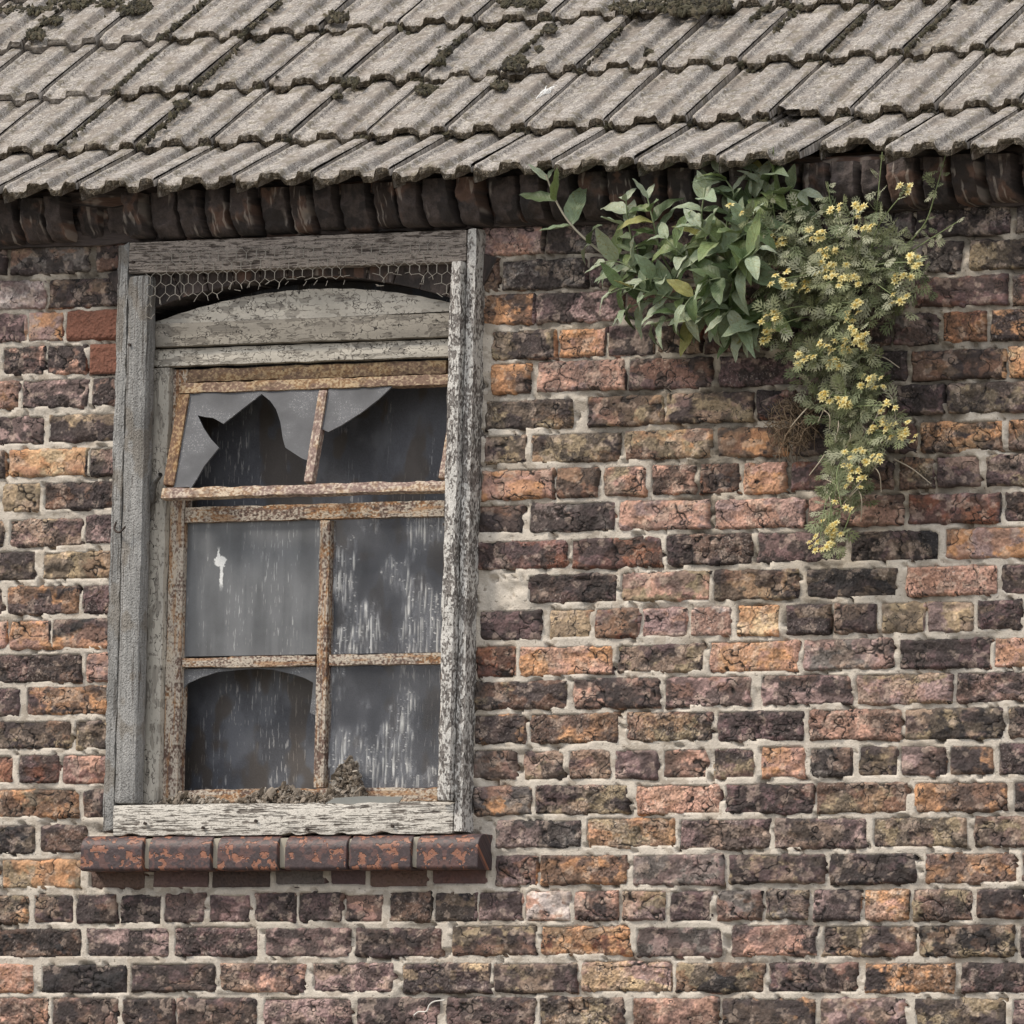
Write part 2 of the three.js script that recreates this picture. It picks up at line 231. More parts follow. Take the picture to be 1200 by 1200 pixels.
// mortar: flush pointing with crumbled patches
{
  const mt = bake(1024, 1024, (x, y, o) => {
    const n = fbm(x / 60, y / 60, 4), m = vn(x / 2.2, y / 2.2), q = vn(x / 5, y / 5), f = fbm(x / 14, y / 14, 3), d = 0.86 + 0.24 * n + 0.07 * (m - 0.5) + 0.12 * (f - 0.5);
    o[0] = 196 * d; o[1] = 187 * d; o[2] = 175 * d;
    mixc(o, [138, 126, 112], 0.4 * ss(0.58, 0.66, fbm(x / 34 + 60, y / 22, 4))); mixc(o, [86, 78, 68], 0.5 * ss(0.9, 0.97, q)); mixc(o, [222, 216, 205], 0.35 * ss(0.8, 0.95, m));
    o[3] = 0.5 + (n - 0.5) * 0.4 + (m - 0.5) * 0.3 + (f - 0.5) * 0.5 - 0.4 * ss(0.86, 0.95, q);
  });
  const x0 = -1.62, x1 = 1.6, y0 = 1.9, y1 = 4.075, c = 0.0058, nx = Math.round((x1 - x0) / c), ny = Math.round((y1 - y0) / c), pos = [], uv = [], col = [], idx = [];
  const under = new Uint8Array((nx + 1) * (ny + 1));
  for (const b of bricks) for (let j = Math.max(0, Math.ceil((b.y0 + 0.0085 - y0) / c)); j <= Math.min(ny, (b.y1 - 0.0085 - y0) / c); j++) for (let i = Math.max(0, Math.ceil((b.x0 + 0.009 - x0) / c)); i <= Math.min(nx, (b.x1 - 0.009 - x0) / c); i++) under[j * (nx + 1) + i] = 1;
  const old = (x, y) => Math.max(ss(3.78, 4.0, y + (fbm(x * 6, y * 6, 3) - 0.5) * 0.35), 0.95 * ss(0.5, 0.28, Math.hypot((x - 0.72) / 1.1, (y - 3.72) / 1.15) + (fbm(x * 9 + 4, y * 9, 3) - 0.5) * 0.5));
  for (let j = 0; j <= ny; j++) for (let i = 0; i <= nx; i++) {
    const x = x0 + i * c, y = y0 + j * c, o = old(x, y), f = fbm(x * 30, y * 45, 3), patch = ss(0.54, 0.62, fbm(x * 9 + 40, y * 16, 4));
    const z = -0.0036 + (fbm(x * 70, y * 70, 2) - 0.5) * 0.002 + (f - 0.5) * 0.003 - o * 0.008 * ss(0.3, 0.55, f) - patch * 0.006 - 0.013 * ss(0.72, 0.77, fbm(x * 40 + 7, y * 70, 2));
    pos.push(x, y, under[j * (nx + 1) + i] ? -0.02 : z); uv.push(x, y);
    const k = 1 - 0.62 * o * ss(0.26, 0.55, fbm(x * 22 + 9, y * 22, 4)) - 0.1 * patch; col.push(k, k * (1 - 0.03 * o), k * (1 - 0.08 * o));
  }
  for (let j = 0; j < ny; j++) for (let i = 0; i < nx; i++) {
    const x = x0 + (i + 0.5) * c, y = y0 + (j + 0.5) * c; if (x > OX0 && x < OX1 && y > OY0 && y < arcY(x) + 0.004) continue;
    const a = j * (nx + 1) + i, s = nx + 1; idx.push(a, a + 1, a + s, a + 1, a + s + 1, a + s);
  }
  const g = new THREE.BufferGeometry(); g.setAttribute('position', new THREE.Float32BufferAttribute(pos, 3)); g.setAttribute('uv', new THREE.Float32BufferAttribute(uv, 2)); g.setAttribute('color', new THREE.Float32BufferAttribute(col, 3)); g.setIndex(idx); g.computeVertexNormals();
  const mm = std(mt, 0.002, { vertexColors: true, roughness: 0.95 }); mesh('mortar', g, mm, wall);
  // the body of the wall behind the face, with the opening left free
  const B = (x0, x1, y0, y1, z0, z1) => new THREE.BoxGeometry(x1 - x0, y1 - y0, z1 - z0).translate((x0 + x1) / 2, (y0 + y1) / 2, (z0 + z1) / 2);
  const core = mergeGeometries([B(-4, OX0, 0, 4.17, -0.26, -0.021), B(OX1, 4, 0, 4.17, -0.26, -0.021), B(OX0, OX1, 0, OY0 - 0.02, -0.26, -0.021), B(OX0, OX1, 3.985, 4.17, -0.26, -0.021), B(-4, 4, 0, 4.17, -5, -4.8), B(-4, -3.8, 0, 4.17, -4.8, -0.26), B(3.8, 4, 0, 4.17, -4.8, -0.26), B(-3.8, 3.8, 4.12, 4.17, -4.8, -0.26)]);
  mesh('wall_core', core, new THREE.MeshStandardMaterial({ color: 0x8a8074, roughness: 0.95 }), wall);
}
// soft soot-dark brick for arch and eaves
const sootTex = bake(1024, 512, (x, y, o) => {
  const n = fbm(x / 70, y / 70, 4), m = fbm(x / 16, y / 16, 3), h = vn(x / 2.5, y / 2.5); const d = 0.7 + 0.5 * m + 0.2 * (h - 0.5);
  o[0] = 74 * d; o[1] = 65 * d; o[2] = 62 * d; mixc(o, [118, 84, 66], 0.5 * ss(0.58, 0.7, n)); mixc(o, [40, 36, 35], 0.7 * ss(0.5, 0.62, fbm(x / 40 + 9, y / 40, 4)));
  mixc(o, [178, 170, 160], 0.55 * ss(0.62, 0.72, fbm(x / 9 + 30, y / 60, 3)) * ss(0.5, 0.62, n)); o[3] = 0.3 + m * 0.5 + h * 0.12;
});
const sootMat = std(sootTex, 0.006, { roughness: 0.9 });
{ // arch ring over the window
  const R = rng(31), arch = group('window_arch', building), N = 13;
  for (let i = 0; i < N; i++) {
    const a = -0.98 + i * 0.876 / N, b = a + 0.876 / N - 0.006, s = new THREE.Shape(), tilt = (t) => (t + 0.545) * 0.14;
    s.moveTo(a, arcY(a)); s.lineTo(b, arcY(b)); s.lineTo(b + tilt(b), arcY(b) + 0.1); s.lineTo(a + tilt(a), arcY(a) + 0.1); s.closePath();
    const g = new THREE.ExtrudeGeometry(s, { depth: 0.11, bevelEnabled: true, bevelSize: 0.002, bevelThickness: 0.004, bevelSegments: 2 }); g.translate(0, 0, -0.112 + R() * 0.006);
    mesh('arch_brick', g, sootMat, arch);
  }
}

// ---------------------------------------------------------------- window sill of bullnose bricks
const glazeTex = bake(1024, 512, (x, y, o) => {
  const n = fbm(x / 46, y / 38, 4), m = fbm(x / 14, y / 14, 3), h = vn(x / 2, y / 2), chip = ss(0.60, 0.622, n * 0.75 + m * 0.25), d = 0.86 + 0.3 * (m - 0.5) + 0.14 * (h - 0.5);
  o[0] = 78 * d; o[1] = 64 * d; o[2] = 66 * d; mixc(o, [120, 82, 74], 0.5 * ss(0.5, 0.6, fbm(x / 30 + 50, y / 30, 3))); mixc(o, [166 * d, 112 * d, 88 * d], chip * 0.9); o[3] = 0.75 - 0.4 * chip + (m - 0.5) * 0.2;
});
const glazeMat = std(glazeTex, 0.004, { roughness: 0.55 });
{
  const sill = group('window_sill', building), R = rng(8);
  [[96, 168], [176, 248], [256, 326], [335, 407], [410.5, 482], [489, 561]].forEach(([a, b], i) => {
    const x0 = W(a, 1000, 0.05).x, x1 = W(b, 1000, 0.05).x, top = 2.726 - R() * 0.003, bot = 2.651, zf = 0.052 + R() * 0.004, s = new THREE.Shape(), r = 0.03;
    s.moveTo(-0.03, bot); s.lineTo(zf - 0.006, bot); s.quadraticCurveTo(zf, bot, zf, bot + 0.006); s.lineTo(zf, top - r); s.absarc(zf - r, top - r, r, 0, Math.PI / 2, false); s.lineTo(-0.03, top); s.closePath();
    const g = new THREE.ExtrudeGeometry(s, { depth: x1 - x0 - 0.004, bevelEnabled: true, bevelSize: 0.002, bevelThickness: 0.002, bevelSegments: 2, curveSegments: 10 });
    g.rotateY(-Math.PI / 2); g.scale(-1, 1, 1);                                     // (z, y) profile swept along x
    const p = g.attributes.position, ix = []; for (let k = 0; k < p.count; k += 3) ix.push(k, k + 2, k + 1); g.setIndex(ix); g.computeVertexNormals();
    const uv = g.attributes.uv; for (let k = 0; k < p.count; k++) uv.setXY(k, p.getX(k) * 2.2 + i * 0.37, (p.getY(k) - p.getZ(k)) * 4.4 + i * 0.53);
    const m = mesh('sill_brick', g, glazeMat, sill); m.position.set(x0 + 0.002, 0, 0);
  });
  const mg = board(-1.03, -0.045, 2.654, 2.72, -0.03, 0.043, { amp: 0.003, r: 0.006, seg: 0.01, seed: 4 });
  mesh('sill_mortar', mg, new THREE.MeshStandardMaterial({ color: 0xa39c8e, roughness: 0.95 }), sill);
}

// ---------------------------------------------------------------- timber surround
const woodWhite = bake(1024, 512, (x, y, o) => { // grain along x, white paint worn to grey wood
  const g = fbm(x / 60, y / 5, 4), f = fbm(x / 18, y / 14, 4), b = fbm(x / 130, y / 90, 3), p = ss(0.36, 0.47, f * 0.35 + g * 0.4 + b * 0.25), h = vn(x / 2, y / 2.4), line = ss(0.6, 0.68, fbm(x / 36 + 30, y / 4.2, 4));
  o[0] = 122; o[1] = 115; o[2] = 108; mixc(o, [84, 76, 70], 0.7 * ss(0.5, 0.66, fbm(x / 40 + 8, y / 6, 3))); mixc(o, [214, 209, 200], p * 0.9); mixc(o, [58, 53, 49], 0.7 * line * (1 - 0.35 * p)); mixc(o, [66, 60, 55], 0.5 * ss(0.66, 0.76, fbm(x / 7, y / 7 + 50, 3)));
  const d = 0.9 + 0.2 * h; o[0] *= d; o[1] *= d; o[2] *= d; o[3] = 0.4 + 0.3 * p - 0.35 * line + 0.15 * (h - 0.5);
});
const woodGrey = bake(1024, 512, (x, y, o) => { // grey, grainy, mineral felt like face
  const n = fbm(x / 80, y / 120, 4), m = vn(x / 2, y / 4), q = vn(x / 3, y / 6), g = fbm(x / 120, y / 9, 4), d = 0.74 + 0.36 * n + 0.16 * (m - 0.5) + 0.5 * (g - 0.5);
  o[0] = 150 * d; o[1] = 149 * d; o[2] = 147 * d; mixc(o, [62, 58, 55], 0.35 * ss(0.8, 0.92, q) + 0.6 * ss(0.64, 0.7, g)); mixc(o, [205, 203, 200], 0.3 * ss(0.84, 0.95, m)); mixc(o, [104, 94, 82], 0.4 * ss(0.55, 0.7, fbm(x / 50 + 20, y / 70, 3))); o[3] = 0.4 + 0.4 * (m - 0.5) + 0.35 * n - 0.3 * ss(0.76, 0.9, q);
});
const woodLichen = bake(1024, 512, (x, y, o) => { // flaking white paint over black spotted wood
  const n = fbm(x / 14, y / 24, 3), f = fbm(x / 4.5, y / 8, 3), b = fbm(x / 90, y / 120, 3), k = ss(0.47, 0.58, n * 0.3 + f * 0.45 + b * 0.25), h = vn(x / 1.6, y / 2.4), c = ss(0.03, 0.008, Math.abs(fbm(x / 60, y / 20, 3) - 0.5)) * ss(0.4, 0.55, b);
  o[0] = 204; o[1] = 201; o[2] = 196; mixc(o, [112, 106, 102], k * 0.85); mixc(o, [72, 67, 64], 0.65 * ss(0.56, 0.68, fbm(x / 3.2 + 20, y / 5.5, 2)) * ss(0.4, 0.7, k + n * 0.3) + 0.6 * c); const d = 0.84 + 0.28 * h; o[0] *= d; o[1] *= d; o[2] *= d; o[3] = 0.6 - 0.3 * k - 0.3 * c + 0.2 * (h - 0.5);
});
const woodPaint = bake(1024, 512, (x, y, o) => { // old grey gloss, crackled
  const n = fbm(x / 100, y / 60, 4), g = fbm(x / 120, y / 5, 3), p = ss(0.6, 0.64, fbm(x / 40 + 3, y / 26, 4)), h = vn(x / 2.5, y / 4), c = ss(0.02, 0.006, Math.abs(fbm(x / 15, y / 24 + 40, 3) - 0.5)) * ss(0.44, 0.56, n);
  const d = 0.82 + 0.3 * n + 0.06 * (h - 0.5); o[0] = 188 * d; o[1] = 182 * d; o[2] = 171 * d; mixc(o, [112 + 60 * g, 108 + 56 * g, 102 + 50 * g], p * 0.8); mixc(o, [40, 36, 33], c * 0.9); mixc(o, [74, 68, 62], 0.45 * ss(0.66, 0.76, fbm(x / 10, y / 12 + 9, 3))); o[3] = 0.6 - 0.3 * p - 0.4 * c + 0.1 * (g - 0.5);
});
const rustTex = bake(512, 512, (x, y, o) => { // 2 mm along, 0.5 mm across a pixel
  const n = fbm(x / 28, y / 90, 4), m = fbm(x / 2.2, y / 9, 4), h = vn(x / 1.3, y / 4), w = fbm(x / 50 + 20, y / 30, 3), p = ss(0.38, 0.58, m * 0.55 + n * 0.2 + w * 0.25), d = 0.8 + 0.4 * vn(x / 2 + 9, y / 8);
  o[0] = 98 * d; o[1] = 78 * d; o[2] = 69 * d; mixc(o, [152 * d, 108 * d, 68 * d], 0.75 * ss(0.5, 0.66, fbm(x / 20 + 70, y / 60, 4))); mixc(o, [200, 191, 176], p * 0.85); mixc(o, [150, 104, 66], 0.5 * ss(0.56, 0.7, fbm(x / 40 + 11, y / 14 + 50, 4))); mixc(o, [60, 47, 42], 0.5 * ss(0.74, 0.88, h)); o[3] = 0.35 + 0.35 * p + 0.2 * (h - 0.5) + 0.2 * m;
});
const rustBrownTex = bake(512, 512, (x, y, o) => {
  const n = fbm(x / 28, y / 80, 4), m = fbm(x / 2.4, y / 10, 4), h = vn(x / 1.3, y / 4), d = 0.82 + 0.36 * m; o[0] = 140 * d; o[1] = 118 * d; o[2] = 110 * d; mixc(o, [164 * d, 130 * d, 92 * d], 0.6 * ss(0.46, 0.64, n)); mixc(o, [208, 197, 178], 0.72 * ss(0.45, 0.62, m * 0.7 + n * 0.3)); mixc(o, [82, 64, 56], 0.5 * ss(0.74, 0.88, h) + 0.4 * ss(0.6, 0.7, fbm(x / 9 + 40, y / 20, 3))); o[3] = 0.4 + 0.4 * m + 0.2 * (h - 0.5);
});
const MW = std(woodWhite, 0.004, { roughness: 0.9 }), MG = std(woodGrey, 0.004, { roughness: 0.92 }), ML = std(woodLichen, 0.004, { roughness: 0.92 }), MP = std(woodPaint, 0.003, { roughness: 0.7 }), MR = std(rustTex, 0.003, { roughness: 0.85 }), MRB = std(rustBrownTex, 0.002, { roughness: 0.8 });
const surround = group('window_surround', building);
const ZF = 0.04;
mesh('casing_board', board(-0.9975, -0.969, 2.734, 4.052, -0.02, ZF - 0.002, { grain: 'y', seed: 2, amp: 0.003, wear: 0.008 }), MG, surround);
mesh('casing_board', board(-0.106, -0.083, 2.729, 4.049, -0.02, ZF + 0.001, { grain: 'y', seed: 3, amp: 0.002, wear: 0.004 }), ML, surround);
mesh('top_rail', board(-0.9675, -0.1075, 3.976, 4.047, -0.004, ZF, { seed: 5, amp: 0.0012, warp: (v) => { v[1] += v[0] * -0.004; } }), std(woodWhite, 0.003, { color: 0xb9b2b0, roughness: 0.92 }), surround);
mesh('stile', board(-0.967, -0.9125, 2.797, 3.9745, 0, ZF + 0.002, { grain: 'y', seed: 6, r: 0.009, amp: 0.0018 }), MG, surround);
mesh('stile', board(-0.138, -0.1075, 2.797, 3.9745, 0, 0.058, { grain: 'y', seed: 7, amp: 0.003, r: 0.005 }), ML, surround);
mesh('bottom_rail', board(-0.968, -0.1075, 2.7255, 2.796, -0.005, ZF + 0.001, { seed: 8, amp: 0.002, wear: 0.006 }), MW, surround);
// inner timber frame: arched head board, two rails, jambs
{
  const f = group('inner_frame', building), sh = new THREE.Shape(), tp = (x) => 3.9345 - 0.058 * ((x + 0.52) / 0.40) ** 2;
  sh.moveTo(-0.955, 3.8755); sh.lineTo(-0.115, 3.8755); for (let i = 0; i <= 30; i++) { const x = -0.115 - i * 0.84 / 30; sh.lineTo(x, tp(x) + (i % 2) * 0.0015); } sh.closePath();
  const g = new THREE.ExtrudeGeometry(sh, { depth: 0.02, bevelEnabled: false }); g.translate(0, 0, -0.04); { const p = g.attributes.position, uv = g.attributes.uv; for (let k = 0; k < p.count; k++) uv.setXY(k, p.getX(k), p.getY(k) * 4); }
  mesh('head_board', g, MP, f);
  mesh('frame_rail', board(-0.932, -0.12, 3.816, 3.87, -0.05, 0, { seed: 11, r: 0.005 }), std(woodPaint, 0.003, { color: 0xcac8c6, roughness: 0.75 }), f);
  mesh('frame_rail', board(-0.93, -0.12, 3.773, 3.8145, -0.05, -0.014, { seed: 12, r: 0.007 }), MP, f);
  mesh('jamb', board(-0.93, -0.885, 2.797, 3.7715, -0.06, -0.012, { grain: 'y', seed: 13, r: 0.004, wear: 0.004 }), MP, f);
  mesh('jamb', board(-0.1375, -0.115, 2.797, 3.7715, -0.06, -0.012, { grain: 'y', seed: 14 }), MP, f);
  mesh('inner_sill', board(-0.93, -0.115, 2.74, 2.8, -0.2, -0.0055, { seed: 15, amp: 0.003 }), MW, f);
}
// dark sheet that closes the opening behind the glass
{
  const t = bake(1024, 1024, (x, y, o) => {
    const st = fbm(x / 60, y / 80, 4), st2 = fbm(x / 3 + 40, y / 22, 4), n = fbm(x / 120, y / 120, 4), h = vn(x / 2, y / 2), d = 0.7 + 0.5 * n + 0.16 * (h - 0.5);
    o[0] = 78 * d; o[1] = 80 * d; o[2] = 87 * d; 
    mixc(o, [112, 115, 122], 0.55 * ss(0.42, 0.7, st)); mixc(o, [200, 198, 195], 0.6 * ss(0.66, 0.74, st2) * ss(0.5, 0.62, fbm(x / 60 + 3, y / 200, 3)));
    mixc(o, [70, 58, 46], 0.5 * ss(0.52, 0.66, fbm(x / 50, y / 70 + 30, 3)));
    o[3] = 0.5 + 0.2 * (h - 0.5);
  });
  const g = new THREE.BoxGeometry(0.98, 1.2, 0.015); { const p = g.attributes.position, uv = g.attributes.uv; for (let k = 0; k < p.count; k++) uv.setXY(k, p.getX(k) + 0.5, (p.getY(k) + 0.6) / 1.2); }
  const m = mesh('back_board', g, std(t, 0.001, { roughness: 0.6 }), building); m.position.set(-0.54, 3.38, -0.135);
}
// ---------------------------------------------------------------- steel window
const steel = group('steel_window', building), bar = (x0, x1, y0, y1, z0, z1, gr, seed, mat = MR, par = steel, name = 'glazing_bar') => mesh(name, board(x0, x1, y0, y1, z0, z1, { grain: gr, seed, r: 0.003, amp: 0.0012, wear: 0.002 }), mat, par);
bar(-0.8845, -0.846, 2.801, 3.7685, -0.062, -0.028, 'y', 21, MR, steel, 'side_bar');
bar(-0.185, -0.157, 2.801, 3.7685, -0.062, -0.028, 'y', 22, MR, steel, 'side_bar');
bar(-0.8455, -0.1855, 3.7365, 3.7685, -0.062, -0.022, 'x', 23, std(rustBrownTex, 0.002, { color: 0xaea48f, roughness: 0.85 }), steel, 'head_bar');
bar(-0.8455, -0.1855, 3.425, 3.461, -0.062, -0.028, 'x', 24);
bar(-0.500, -0.474, 2.834, 3.4245, -0.06, -0.03, 'y', 25);
bar(-0.8455, -0.5035, 3.102, 3.127, -0.06, -0.031, 'x', 26);
bar(-0.4705, -0.1855, 3.102, 3.127, -0.06, -0.031, 'x', 27);
bar(-0.8455, -0.1855, 2.801, 2.8335, -0.062, -0.028, 'x', 28, MR, steel, 'sill_bar');
// dusty glass
const dust = (seed, f, rough = 0.34) => { const t = bake(512, 512, (x, y, o) => { x += seed * 91; f(x, y, o); }, { bump: false, alpha: true }); return new THREE.MeshStandardMaterial({ map: t.map, transparent: true, roughness: rough, side: THREE.DoubleSide }); };
const dustyGlass = dust(1, (x, y, o) => { const n = fbm(x / 90, y / 90, 4), h = vn(x / 2, y / 2), d = 0.82 + 0.3 * n + 0.08 * (h - 0.5); o[0] = 104 * d; o[1] = 105 * d; o[2] = 108 * d; mixc(o, [210, 210, 210], 0.55 * ss(0.66, 0.76, fbm(x / 3, y / 3, 2)) * ss(0.5, 0.62, n)); o[4] = 0.74 + 0.15 * n; });
const splatGlass = dust(0, (x, y, o) => {
  const n = fbm(x / 90, y / 110, 4), h = vn(x / 2, y / 2), s = fbm(x / 34, y / 420, 3), d = 0.76 + 0.24 * n + 0.06 * (h - 0.5); o[0] = 122 * d; o[1] = 124 * d; o[2] = 127 * d; o[4] = 0.72 + 0.14 * n; mixc(o, [150, 152, 155], 0.35 * ss(0.34, 0.72, s));
  mixc(o, [220, 220, 218], 0.55 * ss(0.68, 0.76, fbm(x / 3.2, y / 42, 4)) * ss(0.44, 0.58, s)); const u = x - 128, v = 362 - y, j = 16 * (fbm(x / 9, y / 9, 3) - 0.5);
  const blob = Math.max(ss(24, 19, Math.hypot(u * 0.9 + j, v + j * 0.6)), ss(8, 4, Math.abs(u - 6 + j * 0.5)) * ss(-5, 8, v) * ss(120, 80, v + j), ss(5, 3, Math.abs(u + 6 + j * 0.5)) * ss(-60, -40, v) * ss(8, 0, v)); mixc(o, [232, 233, 232], blob * (0.8 + 0.2 * h)); o[4] = Math.max(o[4], blob);
});
const streakGlass = (k) => dust(k, (x, y, o) => {
  const n = 0.5 + 1.5 * (fbm(x / 110, y / 160 + k, 4) - 0.5), a = ss(0.5, 0.7, fbm(x / 12, y / 60, 4)) * ss(0.4, 0.6, n), b = ss(0.57, 0.72, fbm(x / 4 + 2 * fbm(x / 60, y / 120, 2), y / 90 + 9, 6)) * ss(0.46, 0.66, n), e = ss(0.74, 0.8, fbm(x / 7, y / 10 + 70, 4)) * ss(0.4, 0.6, n), w = Math.min(1, b + e); o[0] = 128 + 80 * w; o[1] = 130 + 78 * w; o[2] = 136 + 70 * w; o[4] = 0.1 + 0.3 * n * n + 0.25 * a + 0.4 * b + 0.5 * e;
});
function pane(name, pts, z, mat, par, box) { // pts in world x, y
  const s = new THREE.Shape(pts.map((p) => new THREE.Vector2(p[0], p[1]))), g = new THREE.ExtrudeGeometry(s, { depth: 0.004, bevelEnabled: false }); g.translate(0, 0, z);
  const p = g.attributes.position, uv = g.attributes.uv; for (let k = 0; k < p.count; k++) uv.setXY(k, (p.getX(k) - box[0]) / (box[1] - box[0]), (p.getY(k) - box[2]) / (box[3] - box[2])); return mesh(name, g, mat, par);
}
const rectP = (a, b, c, d) => [[a, c], [b, c], [b, d], [a, d]], ZG = -0.048;
pane('pane', rectP(-0.846, -0.503, 3.129, 3.426), ZG, splatGlass, steel, [-0.846, -0.503, 3.129, 3.426]).userData.label = 'dusty intact pane with a white bird dropping';
pane('pane', rectP(-0.471, -0.185, 3.129, 3.426), ZG, streakGlass(3), steel, [-0.471, -0.185, 3.129, 3.426]).userData.label = 'streaked pane';
pane('pane', rectP(-0.471, -0.185, 2.833, 3.101), ZG, streakGlass(6), steel, [-0.471, -0.185, 2.833, 3.101]).userData.label = 'streaked pane above a heap of droppings';
{
  const q = (a) => a.map(([x, y]) => { const p = W(x, y, ZG + 0.004); return [p.x, p.y]; });
  const arc = q([[211, 812], [220, 801], [235, 794], [255, 787.5], [280, 785], [300, 783.5], [320, 785], [345, 790.5], [357, 794.5], [367, 800], [365, 820], [363, 835], [369, 838]]);
  pane('pane_shard', [[-0.846, 3.101], [-0.846, arc[0][1]], ...arc, [-0.5025, arc[12][1]], [-0.5025, 3.101]], ZG, dustyGlass, steel, [-0.846, -0.503, 2.833, 3.1]).userData.label = 'curved glass remnant along the top of a smashed pane';
}
// top-hung vent, swung out at the bottom
const vent = group('vent_window', building); {
  const hinge = V3(0, 3.7355, -0.028), L = 0.275, ang = 15.5 * Math.PI / 180; vent.position.copy(hinge); vent.rotation.x = -ang;
  const x0 = -0.861, x1 = -0.1395, D0 = -0.012, D1 = 0.008, b = (a, c, d, e, gr, s, mat, n) => bar(a, c, d, e, D0, D1, gr, s, mat, vent, n), cream = std(rustBrownTex, 0.002, { color: 0xe4dccb, roughness: 0.85 });
  b(x0, x1, -0.026, 0, 'x', 31, cream, 'sash_bar'); b(x0, x1, -L, -L + 0.026, 'x', 32, MRB, 'sash_bar'); b(x0, x0 + 0.028, -L + 0.0305, -0.0265, 'y', 33, std(rustBrownTex, 0.002, { color: 0xd6c4a6, roughness: 0.85 }), 'sash_bar'); b(x1 - 0.022, x1, -L + 0.0305, -0.0265, 'y', 34, MRB, 'sash_bar'); b(-0.501, -0.479, -L + 0.0305, -0.0265, 'y', 35, MRB, 'glazing_bar');
  const ca = Math.cos(-ang), sa = Math.sin(-ang), n = V3(0, -sa, ca), toL = (px, py) => { const p = hit(px, py, hinge, n).sub(hinge); return [p.x, p.y * ca + p.z * sa]; };
  const box1 = [x0, -0.5, -L, 0], hole = [[232, 487], [241, 489], [250, 490], [260, 495.5], [262, 497], [285, 479], [307, 462], [317, 470], [324, 480], [329, 495], [332, 515], [335, 525], [355, 538]].map((p) => toL(...p)), low = [[222, 576], [232, 560], [240, 546], [257, 525], [247, 514], [239, 502]].map((p) => toL(...p));
  const lx = x0 + 0.026, rx = -0.501, ty = -0.024, by = -L + 0.028;
  const ventGlass = dust(5, (x, y, o) => { const n = fbm(x / 90, y / 90, 4), h = vn(x / 2, y / 2), d = 0.8 + 0.35 * n + 0.08 * (h - 0.5); o[0] = 98 * d; o[1] = 99 * d; o[2] = 103 * d; mixc(o, [190, 190, 190], 0.5 * ss(0.66, 0.76, fbm(x / 3, y / 3, 2)) * ss(0.5, 0.62, n)); o[4] = 0.78 + 0.12 * n; }, 0.7);
  pane('pane_shard', [[lx, ty], [lx, by], [low[0][0], by], ...low, ...hole, [rx, hole[12][1] - 0.004], [rx, ty]], -0.002, ventGlass, vent, box1).userData.label = 'jagged dusty glass with a pointed hole';
  const ar = [[379, 503], [385, 506.5], [400, 499], [425, 483], [445, 467.5], [460, 452.5]].map((p) => toL(...p));
  pane('pane_shard', [[-0.479, ty], [-0.479, ar[0][1]], ...ar.slice(1, 5), [ar[5][0], ty]], -0.002, ventGlass, vent, [-0.479, -0.2, -L, 0]).userData.label = 'corner remnant of a smashed pane';
  // hinge stay beside the sash
  const st = mesh('stay', tube([W(176, 588, 0.0), W(181, 566, 0.015), W(188, 556, 0.03)], 0.009, 0.006, 8), MG, steel); void st;
}

// ---------------------------------------------------------------- eaves course of rounded bricks on edge
{
  const eaves = group('eaves_course', building), R = rng(61), prof = []; const yb = 4.05, N = 14;
  for (let i = 0; i <= N; i++) { const t = i / N; prof.push([0.026 + 0.055 * Math.sin(t * Math.PI * 0.5) ** 0.6, yb + t * 0.085]); } prof.push([0.081, 4.152]);
  for (let x = -1.76, i = 0; x < 1.75; i++) {
    const w = 0.052 + R() * 0.03, px = x, gone = px > -1.135 && px < -1.03; x += w + 0.004 + R() * 0.004;
    const nx = 14, ny = prof.length - 1, g = new THREE.PlaneGeometry(1, 1, nx, ny), p = g.attributes.position, uv = g.attributes.uv, s = R() * 90, out = (R() - 0.5) * 0.03 - (gone ? 0.05 : 0), tl = (R() - 0.5) * 0.07, dy = (R() - 0.5) * 0.008;
    for (let j = 0; j <= ny; j++) for (let k = 0; k <= nx; k++) {
      const q = (ny - j), n = j * (nx + 1) + k, u = k / nx, e = Math.abs(u - 0.5) * 2, edge = k === 0 || k === nx ? 0.05 : 0.006 * Math.pow(e, 8);
      p.setXYZ(n, px + w * (0.02 + 0.96 * u) + (prof[q][1] - yb) * tl, prof[q][1] + dy * (q < ny ? 1 : 0), Math.max(-0.02, prof[q][0] + out - edge + (fbm(u * 3 + s, q * 0.35 + s, 3) - 0.5) * 0.022 - (j === ny ? 0.06 : 0))); uv.setXY(n, px + u * w + s, prof[q][1] * 2.2 + s * 1.7);
    }
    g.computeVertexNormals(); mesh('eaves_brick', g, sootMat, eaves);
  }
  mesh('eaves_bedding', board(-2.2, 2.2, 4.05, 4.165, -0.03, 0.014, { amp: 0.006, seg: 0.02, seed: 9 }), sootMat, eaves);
  mesh('eaves_bedding', board(-2.2, 2.2, 4.13, 4.17, -0.03, 0.05, { amp: 0.006, seg: 0.02, seed: 19 }), sootMat, eaves);
}
